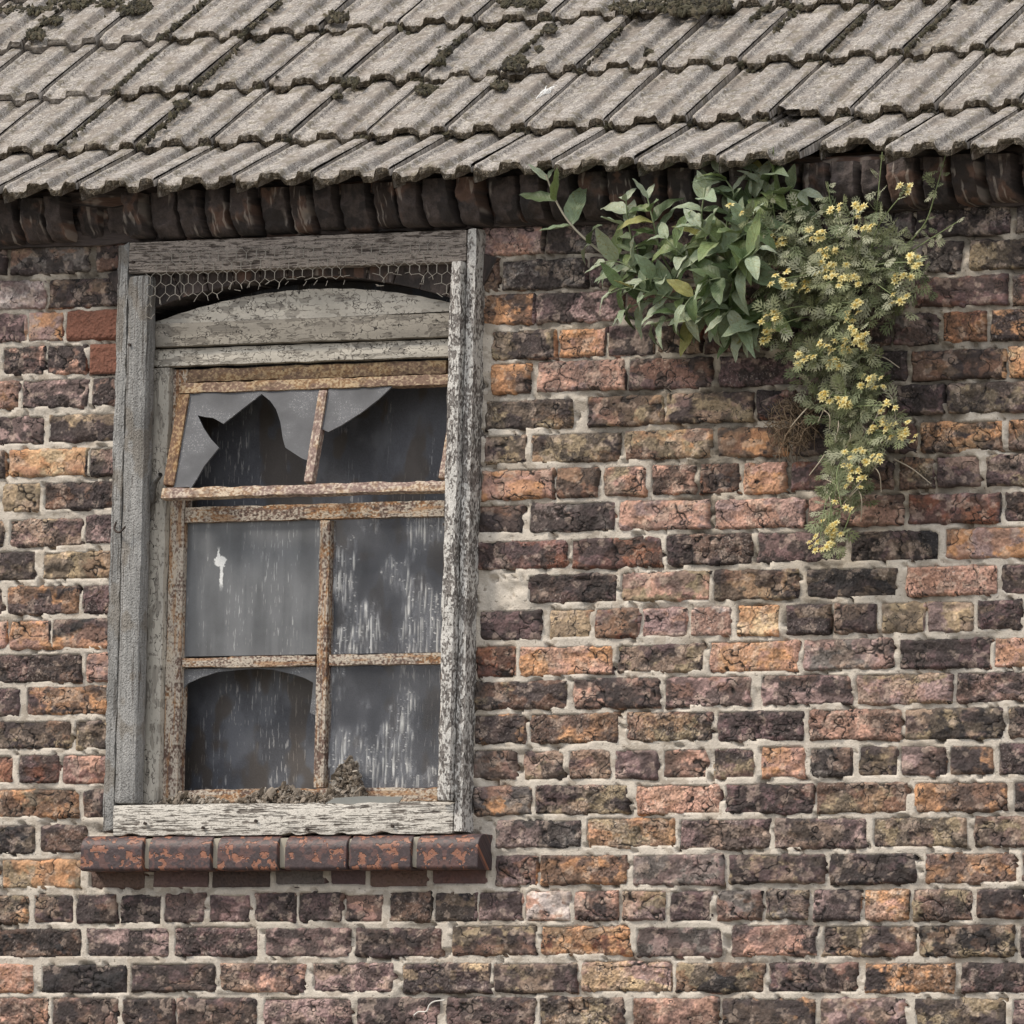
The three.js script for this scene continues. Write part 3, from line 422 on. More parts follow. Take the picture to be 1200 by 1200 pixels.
// ---------------------------------------------------------------- roof of interlocking concrete tiles
const roof = group('tiled_roof', building);
const tileTex = bake(1024, 1024, (x, y, o) => {
  const n = fbm(x / 110, y / 110, 4), f = fbm(x / 20, y / 20, 3), m = vn(x / 2.1, y / 2.1), q = vn(x / 3.3 + 90, y / 3.3), d = 0.78 + 0.26 * n + 0.2 * (f - 0.5) + 0.42 * (m - 0.5);
  o[0] = 146 * d; o[1] = 139 * d; o[2] = 132 * d; mixc(o, [84, 74, 64], 0.7 * ss(0.74, 0.9, q)); mixc(o, [226, 220, 210], 0.6 * ss(0.86, 0.95, m)); mixc(o, [116, 106, 96], 0.5 * ss(0.54, 0.66, fbm(x / 40 + 33, y / 50, 4))); mixc(o, [192, 185, 172], 0.35 * ss(0.64, 0.7, fbm(x / 12 + 80, y / 12, 3))); mixc(o, [92, 84, 68], 0.5 * ss(0.64, 0.7, fbm(x / 16 + 5, y / 16 + 60, 3))); o[3] = 0.4 + 0.4 * (m - 0.5) + 0.3 * f - 0.3 * ss(0.78, 0.92, q);
});
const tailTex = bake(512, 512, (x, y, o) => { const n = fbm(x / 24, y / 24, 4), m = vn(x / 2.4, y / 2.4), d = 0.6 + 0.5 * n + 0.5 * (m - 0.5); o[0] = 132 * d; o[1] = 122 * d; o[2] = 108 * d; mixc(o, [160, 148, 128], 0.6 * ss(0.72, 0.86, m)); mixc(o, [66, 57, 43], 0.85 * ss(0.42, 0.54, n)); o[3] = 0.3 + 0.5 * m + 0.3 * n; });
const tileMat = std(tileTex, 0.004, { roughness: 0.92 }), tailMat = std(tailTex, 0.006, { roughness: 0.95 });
const PROF = [[0.0045, -0.014], [0.006, 0.003], [0.01, 0.0085], [0.017, 0.0085], [0.022, 0.002], [0.026, 0], [0.062, 0], [0.066, 0.002], [0.074, 0.0148], [0.078, 0.0168], [0.12, 0.0168], [0.124, 0.0148], [0.131, 0.002], [0.135, 0], [0.156, 0], [0.16, 0.002], [0.167, 0.0148], [0.171, 0.0168], [0.196, 0.0168], [0.2002, 0.013]];
function tileGeo(seed, len = 0.385, chip = null, low = false) {
  const R = rng(seed), th = 0.021, pr = [], step = low ? 0.012 : 0.0045; for (let i = 0; i < PROF.length - 1; i++) { const [a, b] = PROF[i], [c, d] = PROF[i + 1], n = Math.max(1, Math.round(Math.hypot(c - a, d - b) / step)); for (let k = 0; k < n; k++) pr.push([a + (c - a) * k / n, b + (d - b) * k / n]); } pr.push(PROF[PROF.length - 1]);
  const al = [0]; for (let i = 1; i < pr.length; i++) al.push(al[i - 1] + Math.hypot(pr[i][0] - pr[i - 1][0], pr[i][1] - pr[i - 1][1]));
  const n = pr.length, pos = [], uv = [], idx = [], s = seed * 7.7, NZ = low ? [8, 3] : [48, 6], start = [];
  const edgeAt = (x) => (fbm(x * 130 + s, 1, 3) - 0.5) * 0.014 + (chip ? chip(x) : 0);
  for (let side = 0; side < 2; side++) { start.push(pos.length / 3); for (let j = 0; j <= NZ[side]; j++) for (let i = 0; i < n; i++) {
    const [x, y] = pr[i], t = Math.pow(j / NZ[side], 1.15), z = -(len * t) - edgeAt(x) * Math.max(0, 1 - t * 12), nn = fbm(x * 34 + s, z * 34, 3) - 0.5, lip = j === 0 ? 0.003 + 0.004 * vn(x * 160 + s, 5) : 0;
    pos.push(x + (fbm(z * 25 + s, i > n / 2 ? 9 : 3, 2) - 0.5) * 0.0015, side ? y - th + nn * 0.003 + lip * 0.5 - 0.004 * t : y + nn * 0.0022 - lip, z); uv.push(al[i] + s, z + s * 0.7);
  } }
  for (let side = 0; side < 2; side++) for (let j = 0; j < NZ[side]; j++) for (let i = 0; i < n - 1; i++) { const a = start[side] + j * n + i; if (side) idx.push(a, a + n, a + 1, a + 1, a + n, a + n + 1); else idx.push(a, a + 1, a + n, a + 1, a + n + 1, a + n); }
  for (const i of [0, n - 1]) { const a = start[0] + i, b = start[1] + i, c = start[0] + NZ[0] * n + i, d = start[1] + NZ[1] * n + i; if (i) idx.push(a, b, c, b, d, c); else idx.push(a, c, b, b, c, d); }
  const main = idx.length, q = start[1], base = pos.length / 3; // tail face with its own vertices and a rough middle
  for (let k = 0; k < 4; k++) for (let i = 0; i < n; i++) { const t = k / 3, a = i * 3, b = (q + i) * 3, e = (k === 0 || k === 3) ? 0 : (R() - 0.35) * 0.007; pos.push(pos[a] + (pos[b] - pos[a]) * t, pos[a + 1] + (pos[b + 1] - pos[a + 1]) * t, pos[a + 2] + (pos[b + 2] - pos[a + 2]) * t + e); uv.push(pr[i][0] * 3 + s, t * 0.05 + s); }
  for (let k = 0; k < 3; k++) for (let i = 0; i < n - 1; i++) { const a = base + k * n + i; idx.push(a, a + n, a + 1, a + 1, a + n, a + n + 1); }
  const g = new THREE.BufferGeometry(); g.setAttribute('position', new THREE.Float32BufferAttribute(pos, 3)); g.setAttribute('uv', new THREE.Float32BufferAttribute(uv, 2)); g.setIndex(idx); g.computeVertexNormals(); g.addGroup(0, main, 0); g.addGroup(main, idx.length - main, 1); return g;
}
const tiles = [1, 2, 3, 4, 5, 6, 7].map((s) => tileGeo(s)), farTiles = [1, 2, 3].map((s) => tileGeo(s, 0.385, null, true)), shortTile = tileGeo(11, 0.3), brokenTile = tileGeo(12, 0.385, (x) => (x < 0.075 ? 0.16 - x * 1.2 : 0.0));
const A1 = 22 * Math.PI / 180, A2 = 34 * Math.PI / 180;
const courses = [{ y: 4.158, z: 0.16, a: A1 }];
{ let y = courses[0].y + 0.26 * Math.sin(A1) + 0.025, z = 0.16 - 0.26 * Math.cos(A1); for (let k = 1; k < 13; k++) { courses.push({ y, z, a: A2 - 0.078 }); y += 0.285 * Math.sin(A2); z -= 0.285 * Math.cos(A2); } }
const JX = W(68, 173, courses[1].z).x;
{
  const R = rng(404), far = [];
  courses.forEach((c, k) => {
    for (let i = -8; i < 16; i++) {
      const x = JX + i * 0.2, shown = k < 5 && x > -1.55 - k * -0.1 && x < 1.75 + k * 0.0 && x > -1.75, dx = (R() - 0.5) * 0.003, dy = (R() - 0.5) * 0.004, tw = (R() - 0.5) * 0.016, sl = (R() - 0.5) * 0.012, gi = Math.floor(R() * 7);
      const wx = x + 0.1; let geo = tiles[gi], back = 0;
      if (k === 0 && wx > 0.72 && wx < 0.92) { geo = shortTile; back = 0.085; }
      if (k === 1 && wx > 0.57 && wx < 0.77) geo = brokenTile;
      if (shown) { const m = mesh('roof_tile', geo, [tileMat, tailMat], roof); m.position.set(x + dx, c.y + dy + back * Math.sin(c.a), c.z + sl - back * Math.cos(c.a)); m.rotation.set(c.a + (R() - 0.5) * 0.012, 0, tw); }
      else if (x > -2.3 && x < 2.6) { const g = farTiles[gi % 3].clone(); g.clearGroups(); far.push(g.rotateX(c.a).translate(x, c.y, c.z)); }
    }
  });
  const m = mesh('outer_roof_tiles', mergeGeometries(far), tileMat, roof); m.userData.kind = 'stuff'; m.userData.label = 'ribbed concrete tiles farther up and along the roof';
  const under = new THREE.BoxGeometry(8, 0.02, 4.6); under.translate(0, -0.045, -2.3); under.rotateX(A2); under.translate(0, 4.225, -0.09);
  mesh('roof_boarding', under, new THREE.MeshStandardMaterial({ color: 0x75634f, roughness: 0.95 }), roof);
}

// ---------------------------------------------------------------- chicken wire stapled to the top rail
{
  const wm = new THREE.MeshStandardMaterial({ color: 0x918c84, roughness: 0.55, metalness: 0.4 }), gs = [], R = rng(17), cw = 0.0243, ch = 0.0235, z = 0.0465;
  const x0 = W(172, 320, z).x, x1 = W(527, 320, z).x, top = W(350, 288, z).y;
  const low = (x) => { const p = (x - x0) / (x1 - x0) * 353 + 172; const b = p < 182 ? 368 : p < 262 ? 346 : p < 330 ? 337 : p < 408 ? 332 : p < 441 ? 316 : p < 456 ? 340 : p < 492 ? 329 : p < 512 ? 338 : 356; return W(350, b - (p < 200 ? (p - 172) * -0.0 : 0), z).y; };
  const seg = (a, b) => { if ((a.x + b.x) / 2 < x0 || (a.x + b.x) / 2 > x1 || (a.y + b.y) / 2 < low((a.x + b.x) / 2) + (R() - 0.5) * 0.012) return; if (b.y < low(b.x) + 0.006) { b = b.clone(); b.x += (R() - 0.5) * 0.014; b.y += R() * 0.009; b.z += R() * 0.008; } const m = a.clone().lerp(b, 0.5); m.z += (R() - 0.5) * 0.002; gs.push(plain(tube([a, m, b], 0.0007, 0.0007, 4, 2))); };
  for (let r = 0; r < 7; r++) for (let i = -1; i < 34; i++) {
    const j = () => (R() - 0.5) * 0.0028, sx = x0 + i * cw + (r % 2 ? cw / 2 : 0), y = top - r * ch;
    const q = (x, yy) => V3(x + 0.0018 * Math.sin(x * 310 + yy * 420), yy + 0.0022 * Math.sin(x * 140 + yy * 60), z + 0.002 * Math.sin(x * 60));
    const A = q(sx, y), B = q(sx + cw / 2, y - ch * 0.34), C = q(sx - cw / 2, y - ch * 0.34), D = q(sx + cw / 2, y - ch); void j;
    seg(A, B); seg(A, C); seg(B, D); seg(B.clone().add(V3(0.0012, 0, 0.001)), D.clone().add(V3(0.0012, 0, 0.001)));
  }
  tag(mesh('chicken_wire', mergeGeometries(gs), wm, scene), 'torn strip of hexagonal chicken wire stapled along the top rail of the window', 'wire mesh');
}
// ---------------------------------------------------------------- rubbish on the window sill
const crumb = (() => { const v = []; for (let k = 0; k < 6; k++) { const g = mergeVertices(plain(new THREE.IcosahedronGeometry(1, 1)).deleteAttribute('normal')), p = g.attributes.position; for (let i = 0; i < p.count; i++) { const x = p.getX(i), y = p.getY(i), z = p.getZ(i), f = 0.45 + 1.1 * vn(x * 2.3 + k * 9 + z * 1.7, y * 2.3 - z * 2.1 + k); p.setXYZ(i, x * f, y * f, z * f); } const q = g.toNonIndexed(); q.computeVertexNormals(); v.push(q); } return v; })();
function crumbs(R, n, at, size, cols) {
  const l = []; for (let i = 0; i < n; i++) { const g = crumb[Math.floor(R() * 6)].clone(), p = at(R, i), s = size(R, i), c = cols[Math.floor(R() * cols.length)], k = 0.75 + 0.5 * R(); g.scale(s * (0.5 + 1.6 * R()), s * (0.35 + 0.5 * R()), s * (0.6 + 0.7 * R())); g.rotateX(R() * 6); g.rotateZ(R() * 6); g.translate(p.x, p.y, p.z); const a = new Float32Array(g.attributes.position.count * 3); for (let q = 0; q < a.length; q += 3) { a[q] = c[0] * k; a[q + 1] = c[1] * k; a[q + 2] = c[2] * k; } g.setAttribute('color', new THREE.BufferAttribute(a, 3)); l.push(g); } return mergeGeometries(l);
}
const crumbMat = new THREE.MeshStandardMaterial({ vertexColors: true, roughness: 0.95 });
const DIRT = [[0.15, 0.12, 0.09], [0.21, 0.175, 0.14], [0.1, 0.08, 0.062], [0.25, 0.21, 0.17], [0.36, 0.32, 0.27]];
{
  const heap = (px, half, peak, n, seed, label) => { const R = rng(seed), c = W(px, 938, -0.015); tag(mesh(numbered('droppings_heap'), crumbs(R, n, () => { const t = R() * 2 - 1, h = peak * Math.pow(Math.max(0, 1 - t * t), 0.9) * (0.7 + 0.7 * fbm(t * 4 + seed, 2, 2)); return V3(c.x + t * half, 2.799 + R() * h, -0.018 + (R() - 0.5) * 0.022); }, () => 0.003 + 0.0048 * R() * R(), DIRT), crumbMat, scene), label, 'debris'); };
  heap(405, 0.05, 0.082, 1000, 21, 'tall crusty heap of bird droppings against the middle window bar');
  heap(335, 0.13, 0.032, 600, 22, 'low ridge of dried droppings along the sill under the smashed pane');
  heap(225, 0.09, 0.02, 300, 23, 'thin scatter of pale crumbs in the corner of the window sill');
  const s = new THREE.Shape([[382, 941], [392, 935], [425, 933], [472, 933.5], [466, 942], [420, 943]].map(([a, b]) => { const p = W(a, b, 0.03); return new THREE.Vector2(p.x, p.y); }));
  const g = new THREE.ExtrudeGeometry(s, { depth: 0.004, bevelEnabled: false }); g.translate(0, 0, 0.026);
  tag(mesh('glass_shard', g, new THREE.MeshStandardMaterial({ color: 0x8b8c88, roughness: 0.3, transparent: true, opacity: 0.8 }), scene), 'fallen grey glass shard lying on the bottom rail of the window', 'glass shard');
  // nails and a hook left in the frame
  const nm = new THREE.MeshStandardMaterial({ color: 0x3a302b, roughness: 0.7, metalness: 0.4 });
  for (const [x, y] of [[156, 307], [152, 404], [238, 970], [170, 965], [360, 972], [300, 962], [537, 325], [460, 968]]) { const p = W(x, y, 0.044), c = new THREE.CylinderGeometry(0.0035, 0.003, 0.008, 8).rotateX(Math.PI / 2); mesh('nail', c, nm, surround).position.set(p.x, p.y, 0.043); }
  mesh('hook', tube([W(136, 612, 0.044), W(134, 620, 0.05), W(140, 624, 0.058), W(147, 617, 0.056)], 0.0028, 0.0022, 6), nm, surround);
  mesh('hook', tube([W(520, 614, 0.044), W(526, 619, 0.05), W(533, 616, 0.052)], 0.003, 0.0022, 6), nm, surround);
}
// ---------------------------------------------------------------- moss on the roof
{
  const R = rng(88), list = [], MOSS = [[0.045, 0.04, 0.022], [0.06, 0.052, 0.03], [0.03, 0.026, 0.018], [0.08, 0.066, 0.042]];
  const cn = (k) => V3(0, Math.cos(courses[k].a), Math.sin(courses[k].a)), top = (k, px, py) => hit(px, py, V3(0, courses[k].y + 0.018, courses[k].z), cn(k));
  const clump = (k, px, py, rx, ry, n, sz = 0.0045) => { const n1 = cn(k); list.push(crumbs(R, n, () => { const a = R() * 6.283, r = Math.sqrt(R()), p = top(k, px + Math.cos(a) * r * rx, py + Math.sin(a) * r * ry); return p.addScaledVector(n1, (R() - 0.6) * 0.005 * (1.2 - r)); }, () => sz * (0.6 + 0.8 * R()), MOSS)); };
  const strip = (k, x0, y0, x1, y1, n, w = 1.6) => { const n1 = cn(k); list.push(crumbs(R, n, () => { const t = R(), p = top(k, x0 + (x1 - x0) * t + (R() - 0.5) * w, y0 + (y1 - y0) * t + (R() - 0.5) * w); return p.addScaledVector(n1, -0.004 + R() * 0.005); }, () => 0.003 + 0.004 * R() * R(), MOSS)); };
  clump(3, 42, 40, 10, 6, 80); clump(3, 66, 24, 7, 4, 50); clump(3, 52, 25, 6, 3, 30); clump(3, 395, 20, 14, 6, 90); clump(3, 165, 8, 14, 6, 90); clump(3, 148, 12, 10, 5, 60);
  clump(3, 30, 12, 40, 4, 150); clump(3, 100, 4, 45, 5, 150); clump(3, 610, 2, 28, 7, 160); clump(3, 808, 5, 50, 11, 420, 0.005); clump(3, 735, 8, 20, 6, 90); clump(2, 515, 72, 6, 3, 40); clump(2, 604, 74, 13, 8, 130); clump(2, 632, 58, 5, 3, 20); clump(2, 645, 33, 7, 5, 50);
  clump(1, 585, 100, 8, 4, 60); clump(1, 500, 105, 14, 5, 90); clump(1, 395, 112, 5, 2, 30); clump(2, 410, 96, 10, 4, 60); clump(1, 210, 122, 8, 4, 50); clump(2, 760, 62, 4, 2, 20); clump(2, 520, 60, 9, 5, 40);
  strip(3, 100, 47, 132, 11, 1.6); strip(3, 185, 46, 240, 2, 88, 1.6); strip(3, 280, 42, 330, 2, 66, 1.6); strip(2, 127, 111, 185, 60, 82, 1.6); strip(2, 42, 114, 90, 38, 1.6); strip(2, 225, 104, 280, 55, 66, 1.6); strip(2, 318, 98, 360, 34, 1.6); strip(2, 505, 76, 545, 40, 60, 1.6); strip(2, 590, 80, 640, 34, 60, 1.6); strip(2, 685, 78, 728, 32, 55, 1.6);
  strip(1, 161, 172, 222, 118, 93, 1.6); strip(1, 68, 173, 128, 121, 33, 1.6); strip(3, 880, 24, 905, 2, 33, 1.6); strip(3, 905, 38, 940, 4, 44, 1.6); strip(2, 970, 60, 1015, 16, 66, 1.6); strip(2, 1062, 58, 1115, 8, 66, 1.6);
  for (let k = 1; k < 4; k++) for (let i = 0; i < 16; i++) { const p = V3(JX + i * 0.2 + 0.188 + (R() - 0.5) * 0.02, courses[k].y, courses[k].z); list.push(crumbs(R, 16, () => V3(p.x + (R() - 0.5) * 0.03, p.y - 0.008 + (R() - 0.5) * 0.012, p.z + 0.002 - R() * 0.015), () => 0.004 + 0.003 * R(), MOSS), crumbs(R, 34, () => { const t = R() * 0.19, h = (t > 0.07 && t < 0.125) || t > 0.165 ? 0.018 : 0; return V3(JX + i * 0.2 + 0.005 + t, p.y + h - 0.024 + (R() - 0.5) * 0.008, p.z - 0.003 - R() * 0.012); }, () => 0.0025 + 0.003 * R(), MOSS)); }
  tag(mesh('moss', mergeGeometries(list), crumbMat, scene), 'dark brown moss growing in the joints of the roof tiles', 'moss', null, 'stuff');
  // a small white feather on the tiles
  const f = top(1, 637, 112), n1 = cn(1), u = V3(1, 0, 0), w = V3(0, Math.sin(courses[1].a), -Math.cos(courses[1].a)), fl = [];
  for (let i = 0; i < 16; i++) { const t = i / 15 - 0.4, a = f.clone().addScaledVector(u, t * 0.02).addScaledVector(w, -0.02 + i * 0.002), b = a.clone().addScaledVector(u, (R() - 0.3) * 0.03).addScaledVector(w, 0.015 + R() * 0.02).addScaledVector(n1, 0.012 * R()); fl.push(plain(tube([a.addScaledVector(n1, 0.001), a.clone().lerp(b, 0.5).addScaledVector(n1, 0.005), b], 0.0014, 0.0006, 4, 4))); }
  tag(mesh('feather', mergeGeometries(fl), new THREE.MeshStandardMaterial({ color: 0xf2f2f0, roughness: 0.8, side: THREE.DoubleSide }), scene), 'small white downy feather caught on the roof tiles', 'feather');
}
// ---------------------------------------------------------------- leafy shrub rooted under the eaves
function leafGeo(seed, curl, width) { // unit length along +x, upper face +y
  const nx = 10, ny = 4, g = new THREE.PlaneGeometry(1, 1, nx, ny), p = g.attributes.position, R = rng(seed), tw = (R() - 0.5) * 0.6;
  for (let j = 0; j <= ny; j++) for (let i = 0; i <= nx; i++) { const t = i / nx, v = (j / ny - 0.5) * 2, w = width * Math.pow(Math.sin(Math.PI * Math.pow(t, 0.75)), 0.85) * (1 - t * 0.15) + 0.006, wav = 0.02 * Math.sin(t * 17 + seed * 3) * Math.abs(v); const a = tw * t, y0 = Math.abs(v) * w * 0.42 + wav, z0 = v * w; p.setXYZ(j * (nx + 1) + i, t - curl * 0.25 * t * t, y0 * Math.cos(a) - z0 * Math.sin(a) - curl * t * t + 0.12 * t, y0 * Math.sin(a) + z0 * Math.cos(a)); }
  g.computeVertexNormals(); return g;
}
const LEAVES = [leafGeo(1, 0.22, 0.2), leafGeo(2, 0.5, 0.18), leafGeo(3, 0.1, 0.22), leafGeo(4, 0.75, 0.17), leafGeo(5, 0.35, 0.23), leafGeo(6, -0.08, 0.19)];
const leafTex = bake(256, 128, (x, y, o) => { const v = Math.abs(y - 64), n = fbm(x / 14, y / 14, 4), rib = ss(3.2, 1.2, v), side = ss(2.2, 0.8, Math.abs(((x - v * 0.9 + 260) % 26) - 13)), d = 0.9 + 0.24 * n; o[0] = 214 * d; o[1] = 217 * d; o[2] = 206 * d; mixc(o, [236, 238, 206], 0.75 * rib + 0.35 * side); mixc(o, [190, 160, 96], 0.5 * ss(0.66, 0.74, fbm(x / 9 + 40, y / 9, 3))); o[3] = 0.6 - 0.4 * rib - 0.25 * side + 0.2 * n; });
const leafMat = (c) => new THREE.MeshPhysicalMaterial({ color: c, map: leafTex.map, bumpMap: leafTex.bumpMap, bumpScale: 0.002, roughness: 0.55, transmission: 0.25, thickness: 0, side: THREE.DoubleSide });
const LM = [0x788e5e, 0x8fa06a, 0x9bac8f, 0xb0bda4, 0xc4cdba, 0x687b54, 0xb5b06e].map(leafMat);
function putLeaf(parent, base, dir, up, len, geo, mat) {
  const x = dir.clone().normalize(), z = new THREE.Vector3().crossVectors(x, up).normalize(), y = new THREE.Vector3().crossVectors(z, x); const m = mesh('leaf', geo, mat, parent);
  m.quaternion.setFromRotationMatrix(new THREE.Matrix4().makeBasis(x, y, z)); m.scale.setScalar(len); m.position.copy(base);
}
{
  const shrub = group('leafy_shrub', scene), R = rng(303), stemMat = new THREE.MeshStandardMaterial({ color: 0x9b9484, roughness: 0.85 }), greenStem = new THREE.MeshStandardMaterial({ color: 0x7f8a68, roughness: 0.8 });
  tag(shrub, 'leafy green shrub with broad pointed grey green leaves growing under the eaves', 'shrub');
  const S = [
    [[[830, 330, 0.03], [745, 322, 0.08], [700, 292, 0.11], [668, 262, 0.13], [650, 232, 0.14], [640, 205, 0.15]], 0.0042, 1.0, 1],
    [[[790, 335, 0.05], [750, 305, 0.10], [737, 265, 0.13], [733, 230, 0.15]], 0.003, 0.8], [[[790, 330, 0.05], [748, 318, 0.12], [722, 306, 0.14], [704, 308, 0.15]], 0.0026, 0.85], [[[800, 350, 0.05], [760, 352, 0.12], [735, 362, 0.14], [722, 372, 0.14]], 0.0024, 0.7], [[[800, 335, 0.05], [776, 300, 0.10], [766, 262, 0.14], [758, 228, 0.15]], 0.003, 0.9],
    [[[860, 330, 0.04], [832, 300, 0.12], [822, 255, 0.15], [828, 215, 0.16]], 0.003, 0.8], [[[870, 300, 0.03], [852, 262, 0.10], [860, 228, 0.12], [848, 208, 0.12], [838, 198, 0.12]], 0.003, 0.8],
    [[[885, 290, 0.03], [880, 240, 0.09], [900, 215, 0.1], [890, 200, 0.1]], 0.003, 1.15], [[[890, 290, 0.03], [905, 250, 0.08], [925, 222, 0.09], [942, 226, 0.09]], 0.003, 1.0],
    [[[840, 340, 0.04], [800, 350, 0.12], [770, 345, 0.15], [735, 337, 0.16], [712, 345, 0.16]], 0.003, 0.85], [[[840, 345, 0.04], [805, 368, 0.13], [780, 376, 0.15], [762, 380, 0.15]], 0.003, 0.95],
    [[[850, 340, 0.04], [842, 368, 0.12], [838, 386, 0.12]], 0.0026, 0.9], [[[870, 340, 0.03], [872, 375, 0.09], [879, 402, 0.10]], 0.0026, 0.9],
    [[[860, 330, 0.04], [850, 300, 0.14], [836, 278, 0.18], [816, 264, 0.20]], 0.003, 1.0], [[[880, 320, 0.04], [862, 292, 0.13], [870, 268, 0.17], [882, 250, 0.18]], 0.003, 1.0],
    [[[840, 330, 0.04], [815, 312, 0.13], [792, 292, 0.17], [778, 276, 0.18]], 0.003, 0.95], [[[875, 345, 0.04], [860, 332, 0.14], [842, 326, 0.19], [826, 330, 0.21]], 0.003, 1.05],
    [[[890, 330, 0.03], [895, 352, 0.09], [890, 380, 0.11], [878, 398, 0.11]], 0.0026, 0.9], [[[820, 345, 0.04], [790, 332, 0.12], [766, 326, 0.16], [748, 331, 0.17]], 0.0026, 0.8],
    [[[860, 355, 0.04], [836, 350, 0.14], [812, 347, 0.18], [800, 362, 0.19]], 0.0028, 1.0], [[[880, 330, 0.04], [872, 318, 0.15], [880, 300, 0.2], [892, 288, 0.21]], 0.0026, 1.0], [[[860, 345, 0.04], [856, 362, 0.13], [846, 372, 0.17]], 0.0026, 1.0]];
  S.forEach(([pts, r, sc, longOne], si) => {
    const c = new THREE.CatmullRomCurve3(pts.map((p) => W(...p))), L = c.getLength(); mesh('stem', tube(pts.map((p) => W(...p)), r, r * 0.45, 7), longOne ? stemMat : greenStem, shrub);
    const nodes = longOne ? [0.34, 0.46, 0.6, 0.73, 0.87, 0.97] : Array.from({ length: Math.max(3, Math.round(L / 0.037)) }, (_, i, a) => 0.3 + 0.7 * (i + 0.6) / (Array.from({ length: Math.max(3, Math.round(L / 0.037)) }).length));
    nodes.forEach((t, k) => {
      const p = c.getPointAt(Math.min(0.999, t)), tan = c.getTangentAt(Math.min(0.999, t)), a0 = (k % 2 ? Math.PI / 2 : 0) + R() * 0.6 + si, ref = Math.abs(tan.y) > 0.9 ? V3(1, 0, 0) : V3(0, 1, 0), s1 = new THREE.Vector3().crossVectors(tan, ref).normalize(), s2 = new THREE.Vector3().crossVectors(tan, s1), tip = t > 0.9;
      for (const h of [0, Math.PI]) { const a = a0 + h + (R() - 0.5) * 0.5, side = s1.clone().multiplyScalar(Math.cos(a)).addScaledVector(s2, Math.sin(a)); const dir = side.multiplyScalar(tip ? 0.5 : 1).addScaledVector(tan, tip ? 0.8 : 0.45); dir.y -= 0.15; if (p.z + dir.z * 0.1 < 0.03) dir.z = Math.abs(dir.z) * 0.4; if (dir.z < -0.45) dir.z *= 0.4;
        const up = V3((R() - 0.5) * 0.6, 0.75, 0.75).addScaledVector(tan, 0.2); putLeaf(shrub, p, dir, up, (tip ? 0.035 + 0.03 * R() : 0.06 + R() * 0.062) * sc * (longOne ? 1 : 1.02), LEAVES[Math.floor(R() * 6)], LM[R() < 0.05 ? 6 : tip ? 3 + Math.floor(R() * 2) : Math.floor(R() * 6)]); }
    });
  });
}
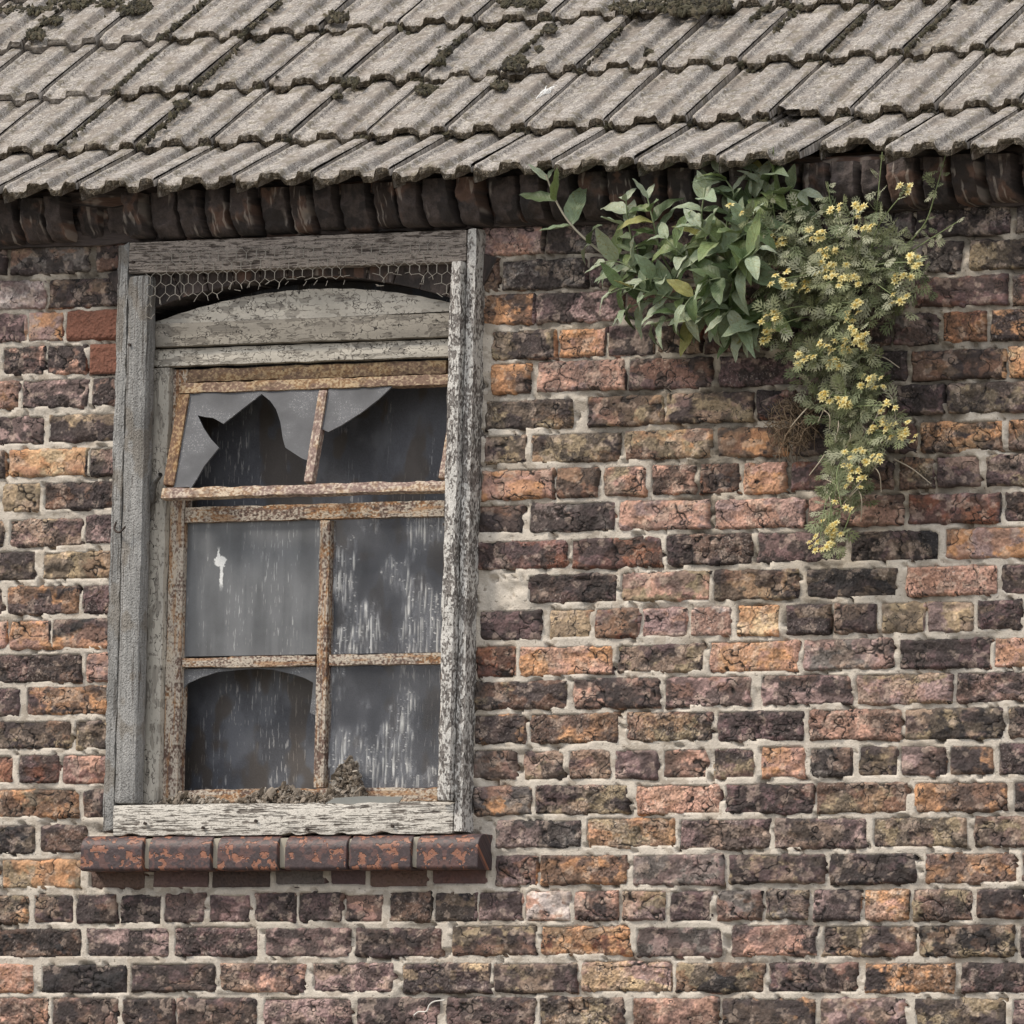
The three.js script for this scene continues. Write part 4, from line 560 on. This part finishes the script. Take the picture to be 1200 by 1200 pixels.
// ---------------------------------------------------------------- yellow flowering weed hanging from the wall
{
  const weed = group('flowering_weed', scene), R = rng(515); tag(weed, 'straggling grey green weed with clusters of small yellow flowers hanging down the brick wall', 'weed');
  const stemMat = new THREE.MeshStandardMaterial({ color: 0x77835a, roughness: 0.8 }), folMat = new THREE.MeshPhysicalMaterial({ vertexColors: true, roughness: 0.7, transmission: 0.2, thickness: 0, side: THREE.DoubleSide }), flMat = new THREE.MeshPhysicalMaterial({ vertexColors: true, roughness: 0.7, transmission: 0.25, thickness: 0, side: THREE.DoubleSide });
  const F = [[911, 280, 9], [954, 274, 9], [979, 245, 6], [1002, 247, 7], [1014, 265, 9], [1062, 222, 4], [969, 295, 8], [975, 314, 10], [996, 331, 9], [977, 330, 6], [921, 326, 10], [937, 334, 6], [1074, 307, 8], [1059, 322, 7], [1055, 352, 6], [1000, 357, 6], [904, 371, 8], [899, 394, 9], [1007, 389, 8], [1006, 401, 8], [944, 422, 7], [970, 405, 7], [980, 427, 8], [1020, 446, 12], [970, 464, 9], [990, 471, 9], [1030, 499, 9], [1050, 505, 10], [1064, 511, 8], [1002, 530, 7], [1022, 536, 7], [1000, 550, 7], [999, 565, 7], [986, 594, 3], [960, 637, 12], [970, 617, 9], [977, 632, 8], [1041, 475, 4], [861, 244, 2], [985, 405, 6], [1001, 372, 5]];
  const hubs = [[985, 330, 0.05], [975, 370, 0.06], [990, 430, 0.05], [1005, 470, 0.05], [1000, 530, 0.05], [1010, 320, 0.05]], fol = [];
  const lobe = (() => { // finely cut leaf, unit length along +x
    const pos = [], idx = [], quad = (a, b, w) => { const d = [b[0] - a[0], b[2] - a[2]], l = Math.hypot(...d), n = [-d[1] / l * w, d[0] / l * w], m = [(a[0] + b[0]) / 2, (a[1] + b[1]) / 2 + 0.02, (a[2] + b[2]) / 2], s = pos.length / 3; pos.push(...a, m[0] + n[0], m[1], m[2] + n[1], ...b, m[0] - n[0], m[1], m[2] - n[1]); idx.push(s, s + 2, s + 1, s, s + 3, s + 2); };
    quad([0, 0, 0], [0.55, 0.08, 0], 0.022); quad([0.5, 0.07, 0], [1, 0.0, 0], 0.07);
    for (const [t, l] of [[0.25, 0.2], [0.42, 0.3], [0.58, 0.34], [0.74, 0.26]]) for (const s of [-1, 1]) { const b = [t + l * 0.75, 0.05 - t * 0.06, s * l]; quad([t, 0.06, 0], b, 0.045); quad([t + l * 0.35, 0.05, s * l * 0.45], [t + l * 0.95, 0.02, s * l * 0.5], 0.032); }
    const g = new THREE.BufferGeometry(); g.setAttribute('position', new THREE.Float32BufferAttribute(pos, 3)); g.setIndex(idx); return g.toNonIndexed();
  })();
  const GREEN = [[0.18, 0.2, 0.09], [0.23, 0.25, 0.13], [0.29, 0.3, 0.18], [0.13, 0.155, 0.07], [0.35, 0.355, 0.24]];
  const addLeaf = (p, dir, len) => { const x = dir.clone().normalize(), up = V3((R() - 0.5), 0.5 + R() * 0.5, 0.4 + R() * 0.8), z = new THREE.Vector3().crossVectors(x, up).normalize(), y = new THREE.Vector3().crossVectors(z, x), g = lobe.clone(); g.applyMatrix4(new THREE.Matrix4().makeBasis(x.multiplyScalar(len), y.multiplyScalar(len), z.multiplyScalar(len)).setPosition(p)); const c = GREEN[Math.floor(R() * 5)], a = new Float32Array(g.attributes.position.count * 3); for (let q = 0; q < a.length; q += 3) { a[q] = c[0]; a[q + 1] = c[1]; a[q + 2] = c[2]; } g.setAttribute('color', new THREE.BufferAttribute(a, 3)); fol.push(g); };
  const leafy = (pts, n, len, t0 = 0.15) => { const c = new THREE.CatmullRomCurve3(pts); for (let i = 0; i < n; i++) { const t = t0 + (1 - t0) * R(), p = c.getPointAt(Math.min(t, 0.999)), a = R() * 6.28; addLeaf(p, V3(Math.cos(a), Math.sin(a) * 0.9, 0.2 + R() * 0.7), len * (0.6 + 0.7 * R())); } };
  const petal = (l, g, c, o, x, y, n, r) => { const k = 7 + Math.floor(R() * 3); for (let i = 0; i < k; i++) { const a = i / k * 6.283 + R() * 0.3, d = x.clone().multiplyScalar(Math.cos(a)).addScaledVector(y, Math.sin(a)), e = new THREE.Vector3().crossVectors(n, d), t = o.clone().addScaledVector(d, r).addScaledVector(n, (R() - 0.5) * r * 0.5), m = o.clone().addScaledVector(d, r * 0.55).addScaledVector(n, r * 0.1); l.push(o, m.clone().addScaledVector(e, r * 0.22), t, o, t, m.clone().addScaledVector(e, -r * 0.22)); for (let q = 0; q < 6; q++) c.push(...g); } };
  for (const [px, py, n0] of F) { const n = Math.max(2, Math.round(n0 * 0.9));
    const hub = hubs.reduce((b, h) => Math.hypot(h[0] - px, (h[1] - py) * 1) + (h[1] > py + 60 ? 200 : 0) < Math.hypot(b[0] - px, b[1] - py) + (b[1] > py + 60 ? 200 : 0) ? h : b), z = 0.15 + R() * 0.08, tipP = W(px, py, z), h = W(hub[0] + (R() - 0.5) * 20, hub[1] + (R() - 0.5) * 20, hub[2]), mid = h.clone().lerp(tipP, 0.55).add(V3((R() - 0.5) * 0.03, (R() - 0.2) * 0.03, 0.03));
    mesh('stem', tube([h, mid, tipP], 0.0016, 0.001, 5, 10), stemMat, weed); leafy([h, mid, tipP], 7, 0.042);
    const l = [], c = [], S = n > 13 ? 0.028 : n > 8 ? 0.022 : 0.015;
    for (let i = 0; i < n; i++) {
      const o = tipP.clone().add(V3((R() - 0.5) * 2 * S * 1.5, (R() - 0.5) * 1.7 * S, (R() - 0.5) * S)), nn = V3((R() - 0.5) * 1.2, 0.4 + R() * 0.6, 0.5 + R() * 0.6).normalize(), x = new THREE.Vector3().crossVectors(nn, V3(0.3, 0.1, 1)).normalize(), y = new THREE.Vector3().crossVectors(nn, x), r = 0.0085 + R() * 0.004, k = 0.8 + R() * 0.3;
      petal(l, [0.74 * k, 0.66 * k, 0.31 * k], c, o, x, y, nn, r);
      for (let q = 0; q < 6; q++) { const a = q / 6 * 6.283, b = (q + 1) / 6 * 6.283, rr = r * 0.34, e = o.clone().addScaledVector(nn, r * 0.25); l.push(e.clone().addScaledVector(nn, rr * 0.5), e.clone().addScaledVector(x, Math.cos(a) * rr).addScaledVector(y, Math.sin(a) * rr), e.clone().addScaledVector(x, Math.cos(b) * rr).addScaledVector(y, Math.sin(b) * rr)); for (let v = 0; v < 3; v++) c.push(0.6 * k, 0.42 * k, 0.09 * k); }
    }
    const g = new THREE.BufferGeometry(); g.setAttribute('position', new THREE.Float32BufferAttribute(l.flatMap((v) => [v.x, v.y, v.z]), 3)); g.setAttribute('color', new THREE.Float32BufferAttribute(c, 3)); g.computeVertexNormals(); mesh('flower_cluster', g, flMat, weed);
  }
  for (const pts of [[[1022, 300, 0.06], [1028, 240, 0.1], [1034, 178, 0.11]], [[1050, 300, 0.06], [1085, 260, 0.1], [1097, 222, 0.11], [1108, 182, 0.12]], [[985, 300, 0.08], [975, 250, 0.12], [970, 213, 0.13]], [[925, 300, 0.08], [908, 255, 0.12], [905, 225, 0.13]], [[1020, 330, 0.06], [1075, 290, 0.1], [1122, 260, 0.11]], [[1005, 540, 0.05], [1000, 590, 0.09], [985, 630, 0.09], [972, 645, 0.09]]]) { const p = pts.map((q) => W(...q)); mesh('stem', tube(p, 0.002, 0.001, 5, 14), stemMat, weed); leafy(p, 16, 0.03, 0.2); }
  for (const [px, py, rx, ry, n, z] of [[985, 310, 92, 66, 330, 0.09], [930, 290, 50, 45, 130, 0.1], [955, 385, 62, 45, 190, 0.07], [985, 440, 50, 45, 170, 0.06], [1010, 490, 48, 36, 130, 0.06], [1000, 550, 24, 50, 90, 0.05], [985, 612, 12, 30, 26, 0.05], [1050, 330, 40, 40, 60, 0.06]])
    for (let i = 0; i < n; i++) { const a = R() * 6.283, r = Math.sqrt(R()), p = W(px + Math.cos(a) * r * rx, py + Math.sin(a) * r * ry, 0.02 + z * (0.2 + 1.2 * R())), b = R() * 6.283; addLeaf(p, V3(Math.cos(b), Math.sin(b) * 0.8 - 0.1, 0.1 + R() * 0.7), 0.028 + R() * 0.03); }
  const g = mergeGeometries(fol); g.computeVertexNormals(); mesh('foliage', g, folMat, weed);
  const dm = new THREE.MeshStandardMaterial({ color: 0xb9ae9c, roughness: 0.9 });
  for (const pts of [[[974, 548, 0.04], [980, 565, 0.05], [986, 588, 0.04]], [[1048, 538, 0.04], [1070, 550, 0.05], [1091, 567, 0.03]], [[1033, 455, 0.07], [1046, 468, 0.08], [1050, 496, 0.07]], [[1022, 415, 0.05], [1038, 420, 0.05], [1054, 431, 0.04]], [[1000, 482, 0.08], [1008, 492, 0.09], [1012, 508, 0.09]], ...Array.from({ length: 16 }, () => { const x = 945 + R() * 100, y = 440 + R() * 130, dx = (R() - 0.5) * 50, dy = 12 + R() * 34; return [[x, y, 0.07], [x + dx * 0.6 + 4, y + dy * 0.4, 0.11], [x + dx, y + dy, 0.09]]; })]) mesh('dry_stem', tube(pts.map((q) => W(...q)), 0.0016, 0.001, 5), dm, weed);
}
// dead brown tangle beside the weed
{
  const R = rng(626), gs = []; for (let i = 0; i < 330; i++) { const a = R() * 6.283, r = Math.sqrt(R()), c = W(932 + Math.cos(a) * r * 28, 494 + Math.sin(a) * r * 30, 0.02 + R() * 0.06 * (1 - r * 0.6)), d = V3((R() - 0.5) * 0.07, (R() - 0.6) * 0.08, (R() - 0.4) * 0.03), e = c.clone().addScaledVector(d, 0.5).add(V3((R() - 0.5) * 0.02, (R() - 0.5) * 0.02, 0.01)), f = c.clone().add(d); if (f.z < 0.01) f.z = 0.01; const g = plain(tube([c, e, f], 0.0011, 0.0007, 3, 5)), k = 0.5 + R(), col = new Float32Array(g.attributes.position.count * 3); for (let q = 0; q < col.length; q += 3) { col[q] = 0.2 * k; col[q + 1] = 0.145 * k; col[q + 2] = 0.095 * k; } g.setAttribute('color', new THREE.BufferAttribute(col, 3)); gs.push(g); }
  tag(mesh('dry_root_tangle', mergeGeometries(gs), crumbMat, scene), 'dead brown tangle of dry roots hanging on the wall beside the yellow flowers', 'dry roots');
  const wm = new THREE.MeshStandardMaterial({ color: 0xdad6cf, roughness: 0.6 }), k = [[485, 1190], [490, 1186], [500, 1185], [503, 1178], [508, 1174], [521, 1172]].map(([x, y]) => W(x, y, 0.012));
  tag(mesh('wire_end', tube(k, 0.0016, 0.0016, 6, 24), wm, scene), 'short curl of white wire sticking out of the brickwork below the sill', 'wire');
}

scene.traverse((o) => { if (o.isMesh) { o.castShadow = true; o.receiveShadow = true; } });
renderer.render(scene, camera);
